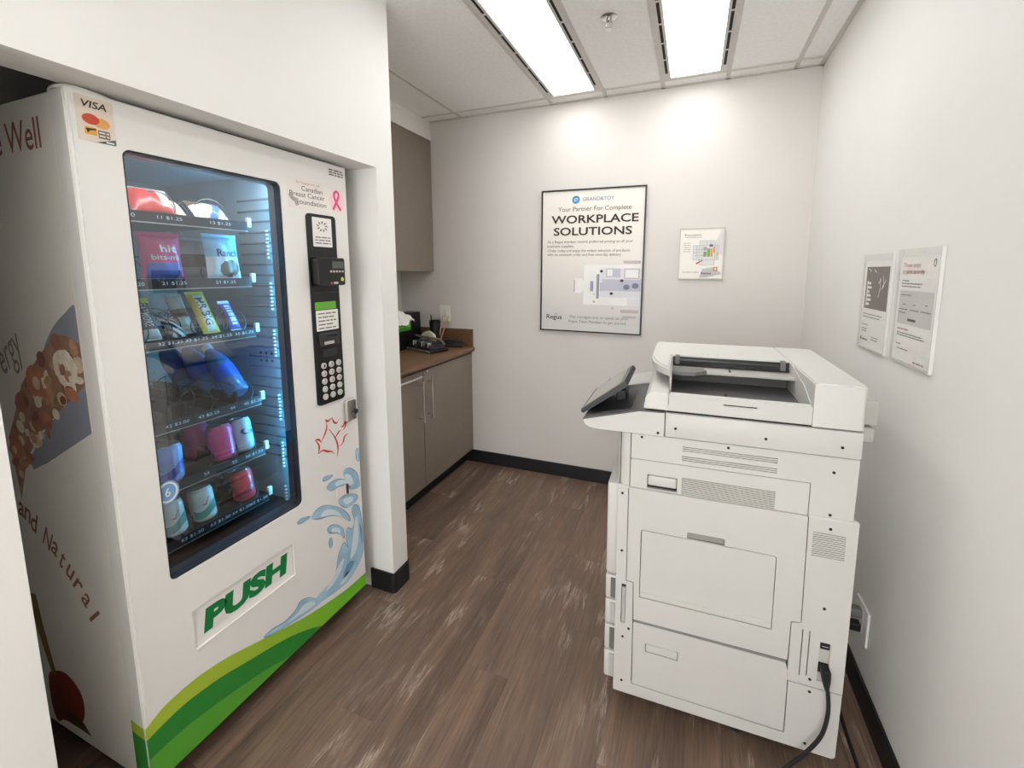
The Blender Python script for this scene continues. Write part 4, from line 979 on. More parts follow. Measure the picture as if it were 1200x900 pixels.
# print on the side of the cabinet
def sf(a, b_, d): return (a, 0.603 - d, b_)
BRN = mat('print_brown', (140, 88, 70), 0.5); GRY = mat('print_scoop', (146, 152, 168), 0.4, var=0.15, scale=5); GRYT = mat('print_text_grey', (142, 138, 130), 0.5)
text('e Well', sf, -1.600, 1.868, 0.225, 0.074, BRN, VM, 0.0006, bold=0.006)
text('ergy', sf, -1.795, 1.285, 0.145, 0.105, GRYT, VM, 0.0006, post=lambda a, b_: (a * 0.86 - b_ * 0.3, a * 0.5 + b_ * 0.86))
cen = (-1.735, 0.715)
for q, ch in enumerate('and Natural'):
    if ch == ' ': continue
    t = q / 10.0; xx = -1.875 + 0.33 * t; zz = 0.815 - 0.10 * t - 0.155 * t * t; an = -0.28 - 0.62 * t
    text(ch, sf, xx, zz, 0.033 if ch not in 'lNt' else (0.011 if ch == 'l' else 0.040 if ch == 'N' else 0.024), 0.068 if ch in 'dNl' else (0.060 if ch == 't' else 0.048), BRN, VM, 0.0006, bold=0.01, post=lambda a, b_, c=math.cos(an), s=math.sin(an): (a * c - b_ * s, a * s + b_ * c))
b = bmesh.new(); decal(b, smooth_loop([(-1.613, 1.326), (-1.553, 1.388), (-1.482, 1.43), (-1.433, 1.447), (-1.4325, 1.352), (-1.487, 1.352), (-1.561, 1.340)], 3), sf, 0.0004); add('scoop_print', b, GRY, VM)
b = bmesh.new(); decal(b, [(-1.4325, 1.118), (-1.4325, 1.245), (-1.50, 1.205), (-1.573, 1.160), (-1.684, 1.080), (-1.778, 0.990), (-1.766, 0.961), (-1.681, 0.995), (-1.56, 1.055)], sf, 0.0004); add('scoop_print', b, GRY, VM)
NUT = [mat('print_nut_%d' % k, c, 0.5, var=0.12, scale=40) for k, c in enumerate(((160, 110, 90), (216, 198, 170), (236, 226, 208), (132, 84, 72), (192, 150, 118), (196, 128, 100)))]
b = bmesh.new(); decal(b, [(-1.613, 1.326), (-1.545, 1.371), (-1.486, 1.368), (-1.4325, 1.348), (-1.4325, 1.245), (-1.558, 1.170), (-1.698, 1.079), (-1.796, 0.984), (-1.863, 0.851), (-1.866, 0.891), (-1.882, 1.042), (-1.832, 1.111), (-1.758, 1.218), (-1.686, 1.275)], sf, 0.0006); add('nut_print', b, mat('print_nut_base', (164, 126, 104), 0.5, var=0.2, scale=30), VM)
rnd = random.Random(11); nuts = [(-1.519, 1.281, 0.058, 0.050, 2), (-1.685, 1.232, 0.052, 0.045, 5), (-1.545, 1.348, 0.030, 0.024, 0), (-1.634, 1.297, 0.026, 0.022, 3), (-1.773, 1.164, 0.042, 0.030, 0), (-1.709, 1.119, 0.040, 0.030, 0), (-1.505, 1.214, 0.034, 0.020, 5), (-1.845, 1.016, 0.045, 0.035, 5)]
for k in range(70):
    t = rnd.random(); x_ = -1.45 - 0.42 * t; zt = 1.352 - 0.05 * t - 0.27 * t * t; zb = 1.235 - 0.30 * t - 0.06 * t * t
    nuts.append((x_, rnd.uniform(zb + 0.012, zt - 0.010), rnd.uniform(0.013, 0.028), rnd.uniform(0.010, 0.019), rnd.choice((0, 1, 1, 1, 2, 2, 2, 3, 4, 4, 5))))
for k, (x_, z_, ra, rb, c) in enumerate(nuts):
    if x_ + ra > -1.434: x_ = -1.434 - ra
    an = rnd.uniform(0, 3.1)
    lp_ = [(x_ + ra * math.cos(t) * math.cos(an) - rb * math.sin(t) * math.sin(an), z_ + ra * 0.9 * math.cos(t) * math.sin(an) + rb * math.sin(t) * math.cos(an)) for t in [2 * math.pi * q / 12 for q in range(12)]]
    b = bmesh.new(); decal(b, lp_, sf, 0.0007 + 0.00001 * ((k * 7 + 60 - (60 if k < 8 else 0)) % 71)); add('nut_print', b, NUT[c], VM)
b = bmesh.new(); stroke(b, sm_open([(-1.555, 1.262), (-1.560, 1.300), (-1.525, 1.318), (-1.482, 1.300), (-1.478, 1.262), (-1.505, 1.248)]), lambda t: 0.026, sf, 0.0016); add('nut_print', b, NUT[2], VM)
FR = mat('print_fruit_red', (128, 44, 34), 0.4, var=0.3, scale=12); FRD = mat('print_fruit_dark', (74, 52, 34), 0.4, var=0.2)
b = bmesh.new(); decal(b, smooth_loop([(-1.815, 0.287), (-1.755, 0.298), (-1.70, 0.275), (-1.675, 0.235), (-1.684, 0.172), (-1.73, 0.130), (-1.80, 0.115), (-1.867, 0.110), (-1.87, 0.246)], 3), sf, 0.0005); add('fruit_print', b, FR, VM)
b = bmesh.new(); decal(b, smooth_loop([(-1.86, 0.25), (-1.812, 0.235), (-1.794, 0.181), (-1.813, 0.118), (-1.86, 0.10)], 3), sf, 0.0008); add('fruit_print', b, mat('print_fruit_plum', (104, 48, 42), 0.4, var=0.2), VM)
b = bmesh.new(); decal(b, [(-1.80, 0.150), (-1.74, 0.165), (-1.69, 0.150), (-1.655, 0.118), (-1.70, 0.120), (-1.77, 0.118)], sf, 0.0009); add('fruit_print', b, FRD, VM)
b = bmesh.new(); stroke(b, sm_open([(-1.895, 0.53), (-1.872, 0.42), (-1.846, 0.33), (-1.828, 0.27)]), lambda t: 0.055 - 0.03 * t, sf, 0.0007); add('stem_print', b, mat('print_olive', (140, 118, 50), 0.5, var=0.2), VM)
# feet and top cable
for y in (0.65, 1.42):
    for x_ in (XM - 0.10, XB + 0.08):
        add('foot', lathe(bmesh.new(), [(0, 0), (0.03, 0), (0.03, 0.012), (0.015, 0.018), (0.015, 0.085), (0, 0.085)], 14, Matrix.Translation((x_, y, 0))), BLACK, VM, smooth=True)
add('plinth', box(XB + 0.02, XM - 0.12, 0.64, 1.43, 0.02, 0.084), BLACKM, VM)
bm = bmesh.new(); tube(bm, spline([(-1.62, 0.70, 1.958), (-1.50, 0.640, 1.957), (-1.44, 0.612, 1.962), (-1.395, 0.612, 1.963), (-1.372, 0.64, 1.9605), (-1.40, 0.72, 1.9585), (-1.55, 0.85, 1.957)], 6), 0.0052, 8)
add('top_cable', bm, WHITEP, VM, smooth=True)

# ------------------------------------------------------------------ goods in the vending machine
def bag(name, label, x, y, z, wd, ht, th, lean, cols, pick, group, yaw=0.0, txt=()):
    t = thing(name, label, 'snack', (x, y, z), group=group, rot=(0, -R(lean), R(yaw)))
    NU, NV = 22, 30
    def prof(u, v):      # u -1..1, v 0..1
        s = max(0.0, math.sin(math.pi * min(1, max(0, (v - 0.07) / 0.86)))) ** 0.55
        return th * 0.5 * s * (1 - abs(u) ** 3) * (1 + 0.06 * math.sin(9 * u + 5 * v))
    bm = bmesh.new(); sides = []
    for s in (1, -1):
        V = []
        for i in range(NU + 1):
            u = -1 + 2 * i / NU
            V.append([bm.verts.new((s * prof(u, j / NV) + (0.0004 * s), u * wd / 2 * (1 - 0.05 * math.sin(math.pi * j / NV)), ht * j / NV)) for j in range(NV + 1)])
        for i in range(NU):
            for j in range(NV):
                f_ = bm.faces.new((V[i][j], V[i + 1][j], V[i + 1][j + 1], V[i][j + 1])); f_.material_index = pick(-1 + 2 * (i + .5) / NU, (j + .5) / NV)
    bmesh.ops.remove_doubles(bm, verts=bm.verts, dist=0.0009)
    o = add('wrapper', bm, cols, t, local=True, smooth=True)
    fs = lambda a, b_, d: (prof(max(-1, min(1, a / (wd / 2))), max(0, min(1, b_ / ht))) + 0.0008 + d, a, b_)
    for (s, a, b_, w_, h_, m_, rot) in txt:
        text(s, fs, a, b_, w_, h_, m_, t, 0.0004, bold=0.015, local=True, post=(lambda p, q: (-q, p)) if rot == 1 else ((lambda p, q: (q, -p)) if rot == -1 else None))
    return t, fs
M_ = lambda n, c, r=0.3: mat(n, c, r, var=0.10, scale=25)
RED1, CRM, SLV = M_('wrap_red', (176, 62, 60)), M_('wrap_cream', (226, 206, 182)), M_('wrap_silver', (176, 180, 186), 0.25)
PNK, BLU, LBL, WHT, BRNW, YEL, NAVY = M_('wrap_pink', (226, 70, 128)), M_('wrap_blue', (92, 122, 210)), M_('wrap_lightblue', (150, 206, 236)), M_('wrap_white', (232, 238, 242)), M_('wrap_brown', (110, 88, 70)), M_('wrap_yellow', (226, 206, 84)), M_('wrap_navy', (40, 52, 104))
DKW = M_('wrap_dark', (54, 48, 60)); PALE = M_('wrap_pale', (204, 210, 206)); LIM = M_('wrap_lime', (204, 216, 74)); VIO = M_('wrap_violet', (84, 84, 178))
GS = 'snack packs in the vending machine'
bag('snack_bag', 'crumpled red snack bag on the top shelf of the vending machine', -1.515, 0.855, 1.697, 0.125, 0.115, 0.05, 38, [RED1, CRM, SLV], lambda u, v: 2 if v > 0.88 else (1 if u > 0.3 and 0.25 < v < 0.75 else 0), GS)
bag('snack_bag', 'tan snack pack beside the red bag on the top shelf of the vending machine', -1.530, 0.925, 1.697, 0.060, 0.110, 0.04, 52, [CRM, RED1], lambda u, v: 1 if u < -0.2 and v < 0.5 else 0, GS)
bag('snack_bag', 'white and blue snack bag lying on the top shelf of the vending machine', -1.515, 1.025, 1.697, 0.115, 0.100, 0.045, 45, [WHT, BLU, BRNW], lambda u, v: 2 if v > 0.7 else (1 if abs(u + 0.2 - v) < 0.25 else 0), GS)
bag('snack_bag', 'pink candy bag with blue bottom on the second shelf of the vending machine', -1.520, 0.855, 1.503, 0.118, 0.150, 0.045, 5, [PNK, BLU, WHT], lambda u, v: 1 if v < 0.38 and abs(u) < 0.85 - 0.5 * abs(v - 0.15) else 0, GS,
    txt=(('hit', 0.012, 0.098, 0.045, 0.022, WHT, 0), ('bits-mi', 0.002, 0.072, 0.075, 0.016, WHT, 0)))
bag('snack_bag', 'grey snack bag behind the light blue bag in the vending machine', -1.585, 0.985, 1.503, 0.110, 0.145, 0.04, 6, [SLV, DKW], lambda u, v: 1 if 0.3 < v < 0.6 else 0, GS)
bag('snack_bag', 'white and light blue cookie bag on the second shelf of the vending machine', -1.515, 1.040, 1.503, 0.118, 0.158, 0.045, 6, [LBL, WHT, BRNW], lambda u, v: 0 if v > 0.86 else (2 if (u - 0.25) ** 2 / 0.4 + (v - 0.25) ** 2 / 0.03 < 1 else (1 if v < 0.5 else 0)), GS,
    txt=(('Ranch', 0.008, 0.092, 0.070, 0.026, NAVY, 0),))
bag('snack_bar', 'dark chocolate bar with lime top leaning on the third shelf of the vending machine', -1.505, 0.800, 1.322, 0.052, 0.145, 0.022, 24, [DKW, LIM, PALE], lambda u, v: 1 if v > 0.88 else (2 if v < 0.28 else 0), GS, txt=(('EATMORE', 0.0, 0.085, 0.075, 0.022, PALE, -1),))
bag('snack_bar', 'navy snack bar at the left end of the third shelf of the vending machine', -1.505, 0.742, 1.322, 0.045, 0.125, 0.022, 20, [NAVY, PNK], lambda u, v: 1 if v > 0.6 else 0, GS)
bag('snack_bar', 'white and black snack bar lying low on the third shelf of the vending machine', -1.515, 0.882, 1.322, 0.045, 0.100, 0.022, 48, [WHT, DKW], lambda u, v: 1 if (u + v * 3) % 1 < 0.45 else 0, GS)
bag('snack_bar', 'tall yellow candy bar leaning on the third shelf of the vending machine', -1.505, 0.975, 1.322, 0.058, 0.165, 0.025, 30, [YEL, WHT, BRNW], lambda u, v: 1 if abs(u) < 0.45 and 0.08 < v < 0.9 else 0, GS, txt=(('MR.BIG', 0.0, 0.085, 0.105, 0.026, DKW, -1),))
bag('snack_bar', 'tan snack bar behind the yellow bar in the vending machine', -1.60, 0.955, 1.322, 0.055, 0.150, 0.025, 28, [CRM, BRNW], lambda u, v: 1 if 0.4 < v < 0.6 else 0, GS)
bag('snack_bar', 'small blue candy bar at the right end of the third shelf of the vending machine', -1.505, 1.060, 1.322, 0.040, 0.125, 0.020, 32, [VIO, WHT], lambda u, v: 1 if v > 0.9 or v < 0.08 or (abs(u) < 0.5 and 0.2 < v < 0.85 and int(v * 26) % 4 != 3) else 0, GS)

ALU = mat('aluminium', (200, 202, 204), 0.25, 0.9, var=0.02)
def can(label, x, y, z, lean, c1, c2=None, txt=None, r=0.040, h=0.122, side=0.0, tm=None):
    t = thing('drink_can', label, 'can', (x, y, z), group='drink cans in the vending machine', rot=(R(side), -R(lean), 0))
    b = lathe(bmesh.new(), [(0, 0.004), (r * 0.70, 0.0), (r * 0.80, 0.002), (r * 0.97, 0.010), (r, 0.016), (r, h - 0.016), (r * 0.97, h - 0.010), (r * 0.84, h - 0.001), (r * 0.77, h - 0.005), (0, h - 0.006)], 28)
    add('body', b, c1, t, local=True, smooth=True)
    b = lathe(bmesh.new(), [(r * 0.84, h - 0.0012), (r * 0.86, h), (r * 0.84, h + 0.0015), (r * 0.80, h), (r * 0.78, h - 0.004), (0, h - 0.004)], 28); lid_ = add('lid', b, ALU, t, local=True, smooth=True)
    b = bmesh.new(); plate(b, [disc(0.004, 0.0, 0.012, 0.007, 14)], lambda p, q, d: (p, q, h - 0.0038 + d), 0, 0.001); add('tab', b, STEEL, lid_, local=True)
    if c2:
        b = bmesh.new(); rings = []
        V = []
        for k in range(17):
            a = R(-75 + 150 * k / 16); V.append((b.verts.new((1.012 * r * math.cos(a), 1.012 * r * math.sin(a), h * (0.20 + 0.10 * math.sin(a * 2)))), b.verts.new((1.012 * r * math.cos(a), 1.012 * r * math.sin(a), h * (0.46 + 0.14 * math.sin(a * 2))))))
        for k in range(16): b.faces.new((V[k][0], V[k + 1][0], V[k + 1][1], V[k][1]))
        add('label', b, c2, t, local=True)
    if txt: text(txt, lambda p, q, d: (1.02 * r * math.cos(p / r), 1.02 * r * math.sin(p / r), q), -0.0, h * 0.62, 0.045, 0.03, tm or WHT, t, 0, bold=0.02, local=True)
CB, CPK, CSV, CTL, CRD = M_('can_lilac_blue', (140, 164, 222)), M_('can_pink', (206, 72, 132)), M_('can_silver', (176, 192, 206)), M_('can_teal', (44, 148, 138)), M_('can_red', (206, 52, 66))
CBD = M_('can_royal', (52, 76, 176)); CWH = M_('can_pale', (206, 220, 216)); CDR = M_('can_wine', (150, 34, 60))
can('pale blue drink can with royal blue swoosh on the fifth shelf of the vending machine', -1.525, 0.808, 0.872, 0, CB, CBD, None, r=0.043)
can('pink drink can on the fifth shelf of the vending machine', -1.525, 0.985, 0.874, 9, CPK, None)
can('second pink drink can behind the front pink one in the vending machine', -1.625, 0.965, 0.874, 9, CPK, None)
can('silver-blue drink can at the right end of the fifth shelf of the vending machine', -1.525, 1.062, 0.874, 10, CSV, None, 'G', tm=NAVY, r=0.036)
can('teal drink can at the left of the bottom shelf of the vending machine', -1.525, 0.812, 0.690, 11, CWH, CTL, '7', tm=CRD, r=0.036, h=0.112)
can('teal drink can in the middle of the bottom shelf of the vending machine', -1.525, 0.906, 0.690, 11, CWH, CTL, '7', tm=CRD, r=0.036, h=0.112)
can('red drink can at the right end of the bottom shelf of the vending machine', -1.525, 1.050, 0.690, 10, CRD, CDR, None, r=0.036, h=0.112)
WB = mat('water_bottle_blue', (96, 160, 226), 0.08, var=0.1, scale=20, trans=0.5); WBL = M_('bottle_label', (36, 92, 206)); WCAP = M_('bottle_cap', (206, 232, 244))
def bottle(label, x, y, z, lean):
    t = thing('water_bottle', label, 'bottle', (x, y, z), group='water bottles in the vending machine', rot=(0, -R(lean), 0))
    b = lathe(bmesh.new(), [(0, 0.004), (0.028, 0.0), (0.036, 0.006), (0.038, 0.020), (0.036, 0.030), (0.038, 0.042), (0.038, 0.135), (0.036, 0.150), (0.028, 0.180), (0.016, 0.200), (0.014, 0.212), (0, 0.212)], 24)
    add('body', b, WB, t, local=True, smooth=True)
    add('label', lathe(bmesh.new(), [(0.0383, 0.062), (0.0388, 0.062), (0.0388, 0.118), (0.0383, 0.118)], 24), WBL, t, local=True, smooth=True)
    add('cap', lathe(bmesh.new(), [(0.0150, 0.207), (0.0165, 0.208), (0.0165, 0.226), (0.0145, 0.228), (0, 0.228)], 18), WCAP, t, local=True, smooth=True)
bottle('blue water bottle leaning at the front of the fourth shelf of the vending machine', -1.525, 1.060, 1.092, 44)
bottle('blue water bottle behind the front one on the fourth shelf of the vending machine', -1.64, 1.050, 1.095, 44)
bottle('blue water bottle deepest in the fourth shelf of the vending machine', -1.755, 1.040, 1.097, 44)

# ================================================================== SIGNS
# big poster on the back wall
PO = thing('poster', 'large framed poster in a thin black frame on the back wall', 'poster', (-0.662, YB, 1.597), rot=(0, R(0.55), 0))
PWd, PHt = 0.716, 0.984
def q_(a, b_, d): return (a, -d, b_)
bm = bmesh.new(); plate(bm, [rr(-PWd / 2, PWd / 2, -PHt / 2, PHt / 2), rr(-PWd / 2 + 0.009, PWd / 2 - 0.009, -PHt / 2 + 0.009, PHt / 2 - 0.009)], q_, 0.001, 0.022)
add('frame', bm, BLACK, PO, local=True)
bm = bmesh.new(); bm_box(bm, -PWd / 2 + 0.0092, PWd / 2 - 0.0092, -0.014, -0.001, -PHt / 2 + 0.0092, PHt / 2 - 0.0092)
sheet = add('sheet', bm, mat('poster_paper', (236, 231, 223), 0.5, var=0.006), PO, local=True)
def pn(s, t): return (-PWd / 2 + s * PWd, PHt / 2 - t * PHt)
def pdec(name, s0, s1, t0, t1, m_, d=0.0146, r=0.0, parent=None):
    a0, b1 = pn(s0, t0); a1, b0_ = pn(s1, t1); b = bmesh.new(); decal(b, rr(a0, a1, b0_, b1, r, 4), q_, d); return add(name, b, m_, parent or sheet, local=True)
def ptext(s, sc, tc_, sw_, sh_, m_, **k):
    a, b_ = pn(sc, tc_); return text(s, q_, a, b_, sw_ * PWd, sh_ * PHt, m_, sheet, 0.0158, local=True, **k)
# faded photograph of a desk seen from above
PIC = bpy.data.materials.new('poster_photo'); PIC.use_nodes = True
_nt = PIC.node_tree; _b = _nt.nodes['Principled BSDF']; _pt = _nt.nodes.new('ShaderNodeTexCoord'); _sx = _nt.nodes.new('ShaderNodeSeparateXYZ'); _mr = _nt.nodes.new('ShaderNodeMapRange'); _rp = _nt.nodes.new('ShaderNodeValToRGB')
_nt.links.new(_pt.outputs['Object'], _sx.inputs[0]); _nt.links.new(_sx.outputs['Z'], _mr.inputs['Value']); _mr.inputs['From Min'].default_value = -0.40; _mr.inputs['From Max'].default_value = 0.06
_rp.color_ramp.elements[0].color = rgb((214, 211, 210)); _rp.color_ramp.elements[1].color = rgb((236, 231, 223)); _nt.links.new(_mr.outputs[0], _rp.inputs[0]); _nt.links.new(_rp.outputs[0], _b.inputs['Base Color']); _b.inputs['Roughness'].default_value = 0.5
pdec('photo_print', 0.012, 0.986, 0.44, 0.985, PIC)
LIL = mat('print_lilac', (190, 190, 206), 0.5); LILD = mat('print_lilac_dark', (152, 154, 176), 0.5); PWT = mat('print_offwhite', (236, 235, 234), 0.5); PSH = mat('print_cloud', (222, 221, 226), 0.5); PDK = mat('print_night', (54, 54, 66), 0.5); PSL = mat('print_steel', (120, 128, 148), 0.5); PMV = mat('print_mauve', (190, 180, 182), 0.5)
E2 = 0.0150
pdec('photo_print', 0.44, 0.98, 0.52, 0.80, PWT, 0.0148)
pdec('photo_print', 0.60, 0.985, 0.545, 0.745, PSH, 0.0149)
pdec('photo_print', 0.62, 0.985, 0.62, 0.70, LIL, 0.0150)
pdec('photo_print', 0.33, 0.44, 0.615, 0.720, PWT, 0.0150, 0.03)
pdec('photo_print', 0.338, 0.352, 0.625, 0.712, PMV, 0.0152, 0.005)
pdec('photo_print', 0.505, 0.535, 0.635, 0.705, LILD, 0.0152)
pdec('photo_print', 0.565, 0.592, 0.585, 0.755, LILD, 0.0152)
pdec('photo_print', 0.598, 0.66, 0.645, 0.700, LIL, 0.0152)
pdec('photo_print', 0.655, 0.79, 0.545, 0.605, LIL, 0.0152); pdec('photo_print', 0.665, 0.715, 0.552, 0.598, PWT, 0.0153)
pdec('photo_print', 0.825, 0.965, 0.545, 0.615, PMV, 0.0152); pdec('photo_print', 0.835, 0.955, 0.552, 0.608, PWT, 0.0153)
for k in range(4): pdec('photo_print', 0.855 + 0.025 * k, 0.857 + 0.025 * k, 0.556, 0.604, PSH, 0.0154)
pdec('photo_print', 0.815, 0.975, 0.492, 0.512, PMV, 0.0152, 0.006); pdec('photo_print', 0.80, 0.97, 0.828, 0.850, PMV, 0.0152, 0.006)
pdec('photo_print', 0.82, 0.95, 0.870, 0.886, PMV, 0.0152, 0.005); pdec('photo_print', 0.86, 0.985, 0.750, 0.800, PSH, 0.0153)
for s_, t_, rx, m_ in ((0.61, 0.565, 0.015, PDK), (0.805, 0.628, 0.016, PDK), (0.71, 0.718, 0.016, PDK), (0.85, 0.672, 0.030, PSL), (0.93, 0.662, 0.032, PSL), (0.545, 0.725, 0.006, PSL), (0.545, 0.778, 0.012, PMV), (0.725, 0.820, 0.012, PMV)):
    a, b_ = pn(s_, t_); b = bmesh.new(); decal(b, disc(a, b_, rx * PWd, rx * PWd * 0.85), q_, 0.0154); add('photo_print', b, m_, sheet, local=True)
LB = mat('print_logo_blue', (64, 146, 200), 0.5, var=0.2, scale=60)
a, b_ = pn(0.345, 0.072); b = bmesh.new(); decal(b, disc(a, b_, 0.027, 0.027, 28), q_, 0.0150); add('logo_disc', b, LB, sheet, local=True)
text('GT', q_, a, b_, 0.026, 0.020, WHT, sheet, 0.0156, local=True, bold=0.02)
INKBL = mat('ink_logo', (140, 160, 178), 0.6)
ptext('GRAND&TOY', 0.560, 0.070, 0.30, 0.024, INKBL, bold=0.012)
ptext('Your Partner For Complete', 0.520, 0.139, 0.70, 0.040, mat('ink_warm', (112, 104, 98), 0.6))
ptext('WORKPLACE', 0.520, 0.205, 0.835, 0.056, INK, bold=0.02); ptext('SOLUTIONS', 0.505, 0.288, 0.755, 0.056, INK, bold=0.02)
ptext('As a Regus member receive preferred pricing on all your', 0.480, 0.362, 0.83, 0.024, INKG); ptext('business supplies.', 0.200, 0.392, 0.27, 0.024, INKG)
ptext('Order today and enjoy the widest selection of products', 0.470, 0.424, 0.80, 0.024, INKG); ptext('with no minimum order and free next-day delivery.', 0.430, 0.452, 0.73, 0.024, INKG)
ptext('Regus', 0.145, 0.902, 0.16, 0.042, INK, bold=0.012)
a, b_ = pn(0.155, 0.905); b = bmesh.new(); stroke(b, [(a - 0.004, b_ + 0.026), (a + 0.006, b_ + 0.030), (a + 0.016, b_ + 0.026)], lambda t: 0.003, q_, 0.0158); add('lettering', b, INK, sheet, local=True)
ptext('Visit myregus.com or speak to your', 0.590, 0.893, 0.58, 0.024, INKG); ptext('Regus Team Member to get started.', 0.580, 0.926, 0.565, 0.024, INKG)

# evacuation plan
EV = thing('wall_sign', 'small silver-edged floor plan sign on the back wall right of the poster', 'sign', (0.043, YB, 1.641), rot=(0, R(0.2), 0))
EW, EH = 0.262, 0.318
bm = bmesh.new(); plate(bm, [rr(-EW / 2, EW / 2, -EH / 2, EH / 2), rr(-EW / 2 + 0.005, EW / 2 - 0.005, -EH / 2 + 0.005, EH / 2 - 0.005)], q_, 0.001, 0.014); add('frame', bm, mat('sign_silver', (176, 170, 162), 0.35, 0.4), EV, local=True)
bm = bmesh.new(); bm_box(bm, -EW / 2 + 0.0052, EW / 2 - 0.0052, -0.010, -0.001, -EH / 2 + 0.0052, EH / 2 - 0.0052); es = add('sheet', bm, mat('sign_paper', (238, 234, 227), 0.5, var=0.006), EV, local=True)
def en(s, t): return (-EW / 2 + s * EW, EH / 2 - t * EH)
def edec(pts_, m_, d=0.0104):
    b = bmesh.new(); decal(b, [en(*p) for p in pts_], q_, d); return add('plan_print', b, m_, es, local=True)
def erect(s0, s1, t0, t1, m_, d=0.0106): return edec([(s0, t0), (s0, t1), (s1, t1), (s1, t0)], m_, d)
PGR = mat('plan_grey', (196, 194, 194), 0.6); PG2 = mat('plan_pale', (220, 218, 217), 0.6)
edec([(0.98, 0.03), (0.93, 0.03), (0.74, 0.42), (0.98, 0.55)], PG2); edec([(0.98, 0.90), (0.62, 0.97), (0.48, 0.97), (0.54, 0.80), (0.80, 0.76)], PGR)
erect(0.32, 0.88, 0.34, 0.62, PG2, 0.0107); erect(0.46, 0.80, 0.25, 0.72, PG2, 0.0105)
b = bmesh.new()
for s0, s1, t in ((0.46, 0.80, 0.25), (0.32, 0.88, 0.34), (0.32, 0.88, 0.62), (0.46, 0.80, 0.72), (0.32, 0.50, 0.48), (0.36, 0.58, 0.42), (0.36, 0.58, 0.54)):
    a0 = en(s0, t); a1 = en(s1, t); decal(b, rr(a0[0], a1[0], a0[1] - 0.0008, a0[1] + 0.0008), q_, 0.0110)
for s, t0, t1 in ((0.32, 0.34, 0.62), (0.88, 0.34, 0.62), (0.46, 0.25, 0.72), (0.80, 0.25, 0.72), (0.40, 0.34, 0.62), (0.52, 0.34, 0.62), (0.84, 0.34, 0.62), (0.62, 0.25, 0.34), (0.70, 0.25, 0.34)):
    a0 = en(s, t1); a1 = en(s, t0); decal(b, rr(a0[0] - 0.0008, a0[0] + 0.0008, a0[1], a1[1]), q_, 0.0110)
add('plan_lines', b, mat('plan_line', (136, 138, 146), 0.6), es, local=True)
for s0, s1, t0, t1, c in ((0.55, 0.62, 0.37, 0.44, (150, 160, 172)), (0.55, 0.62, 0.46, 0.56, (126, 152, 108)), (0.63, 0.70, 0.40, 0.56, (132, 168, 92)), (0.71, 0.755, 0.40, 0.56, (214, 164, 74)), (0.68, 0.755, 0.32, 0.37, (96, 96, 124)), (0.77, 0.80, 0.37, 0.48, (210, 120, 90)), (0.83, 0.87, 0.48, 0.54, (220, 190, 150))):
    erect(s0, s1, t0, t1, mat('plan_%d_%d_%d' % c, c, 0.6), 0.0113)
b = bmesh.new(); stroke(b, [en(0.40, 0.70), en(0.46, 0.665), en(0.54, 0.63)], lambda t: 0.009 - 0.004 * t, q_, 0.0115); add('plan_arrow', b, mat('plan_arrow_red', (186, 62, 44), 0.6), es, local=True)
b = bmesh.new(); a, b_ = en(0.83, 0.80); plate(b, [rr(a - 0.012, a + 0.012, b_ - 0.012, b_ + 0.012)], q_, 0.0106, 0.0112); eb = add('plan_badge', b, mat('plan_orange', (190, 120, 60), 0.6), es, local=True)
b = bmesh.new(); decal(b, rr(a - 0.008, a + 0.008, b_ - 0.0025, b_ + 0.0025), q_, 0.0116); decal(b, rr(a - 0.0025, a + 0.0025, b_ - 0.008, b_ + 0.008), q_, 0.0117); add('plan_cross', b, WHT, eb, local=True)
text('Evacuation', q_, *en(0.30, 0.13), 0.36 * EW, 0.045 * EH, INKG, es, 0.0112, local=True); text('Regus', q_, *en(0.63, 0.89), 0.22 * EW, 0.05 * EH, INK, es, 0.0114, local=True, bold=0.02)
b = bmesh.new()
for k in range(5): bars(b, en(0.10, 0)[0], en(0.27, 0)[0], en(0, 0.29 + 0.042 * k)[1], 0.006, q_, 0.0112, seed=60 + k)
bars(b, en(0.13, 0)[0], en(0.50, 0)[0], en(0, 0.18)[1], 0.006, q_, 0.0112, seed=70); bars(b, en(0.10, 0)[0], en(0.46, 0)[0], en(0, 0.865)[1], 0.007, q_, 0.0112, seed=71)
add('fine_print', b, mat('ink_pale', (176, 172, 168), 0.6), es, local=True)

# two notices in acrylic holders on the right wall
def notice(label, yc, zc, wd, ht):
    t = thing('wall_notice', label, 'notice', (XR, yc, zc), group='notices in acrylic holders on the right-hand wall')
    g = lambda a, b_, d: (-d, -a, b_)
    b = bmesh.new(); plate(b, [rr(-wd / 2, wd / 2, -ht / 2, ht / 2, 0.003, 3)], g, 0.010, 0.0125); add('acrylic_front', b, ACRYL, t, local=True)
    b = bmesh.new()
    for s in (-1, 1): plate(b, [rr(s * (wd / 2 - 0.002) - 0.0012, s * (wd / 2 - 0.002) + 0.0012, -ht / 2 + 0.001, ht / 2 - 0.001)], g, 0.0005, 0.0098)
    plate(b, [rr(-wd / 2 + 0.0075, wd / 2 - 0.0075, -ht / 2 + 0.001, -ht / 2 + 0.005)], g, 0.0005, 0.0098)
    add('acrylic_edge', b, mat('acrylic_edge', (222, 221, 218), 0.15, var=0), t, local=True)
    b = bmesh.new(); plate(b, [rr(-wd / 2 + 0.0085, wd / 2 - 0.0085, -ht / 2 + 0.006, ht / 2 - 0.024)], g, 0.004, 0.006); sh_ = add('paper', b, PAPER, t, local=True)
    n_ = lambda s, t_: (-wd / 2 + s * wd, ht / 2 - t_ * ht)
    return t, sh_, g, n_
INKR = mat('ink_rose', (176, 120, 120), 0.6)
t, sh_, g, n_ = notice('notice with a dark photograph in an acrylic holder, nearer the back wall', 1.925, 1.416, 0.255, 0.350)
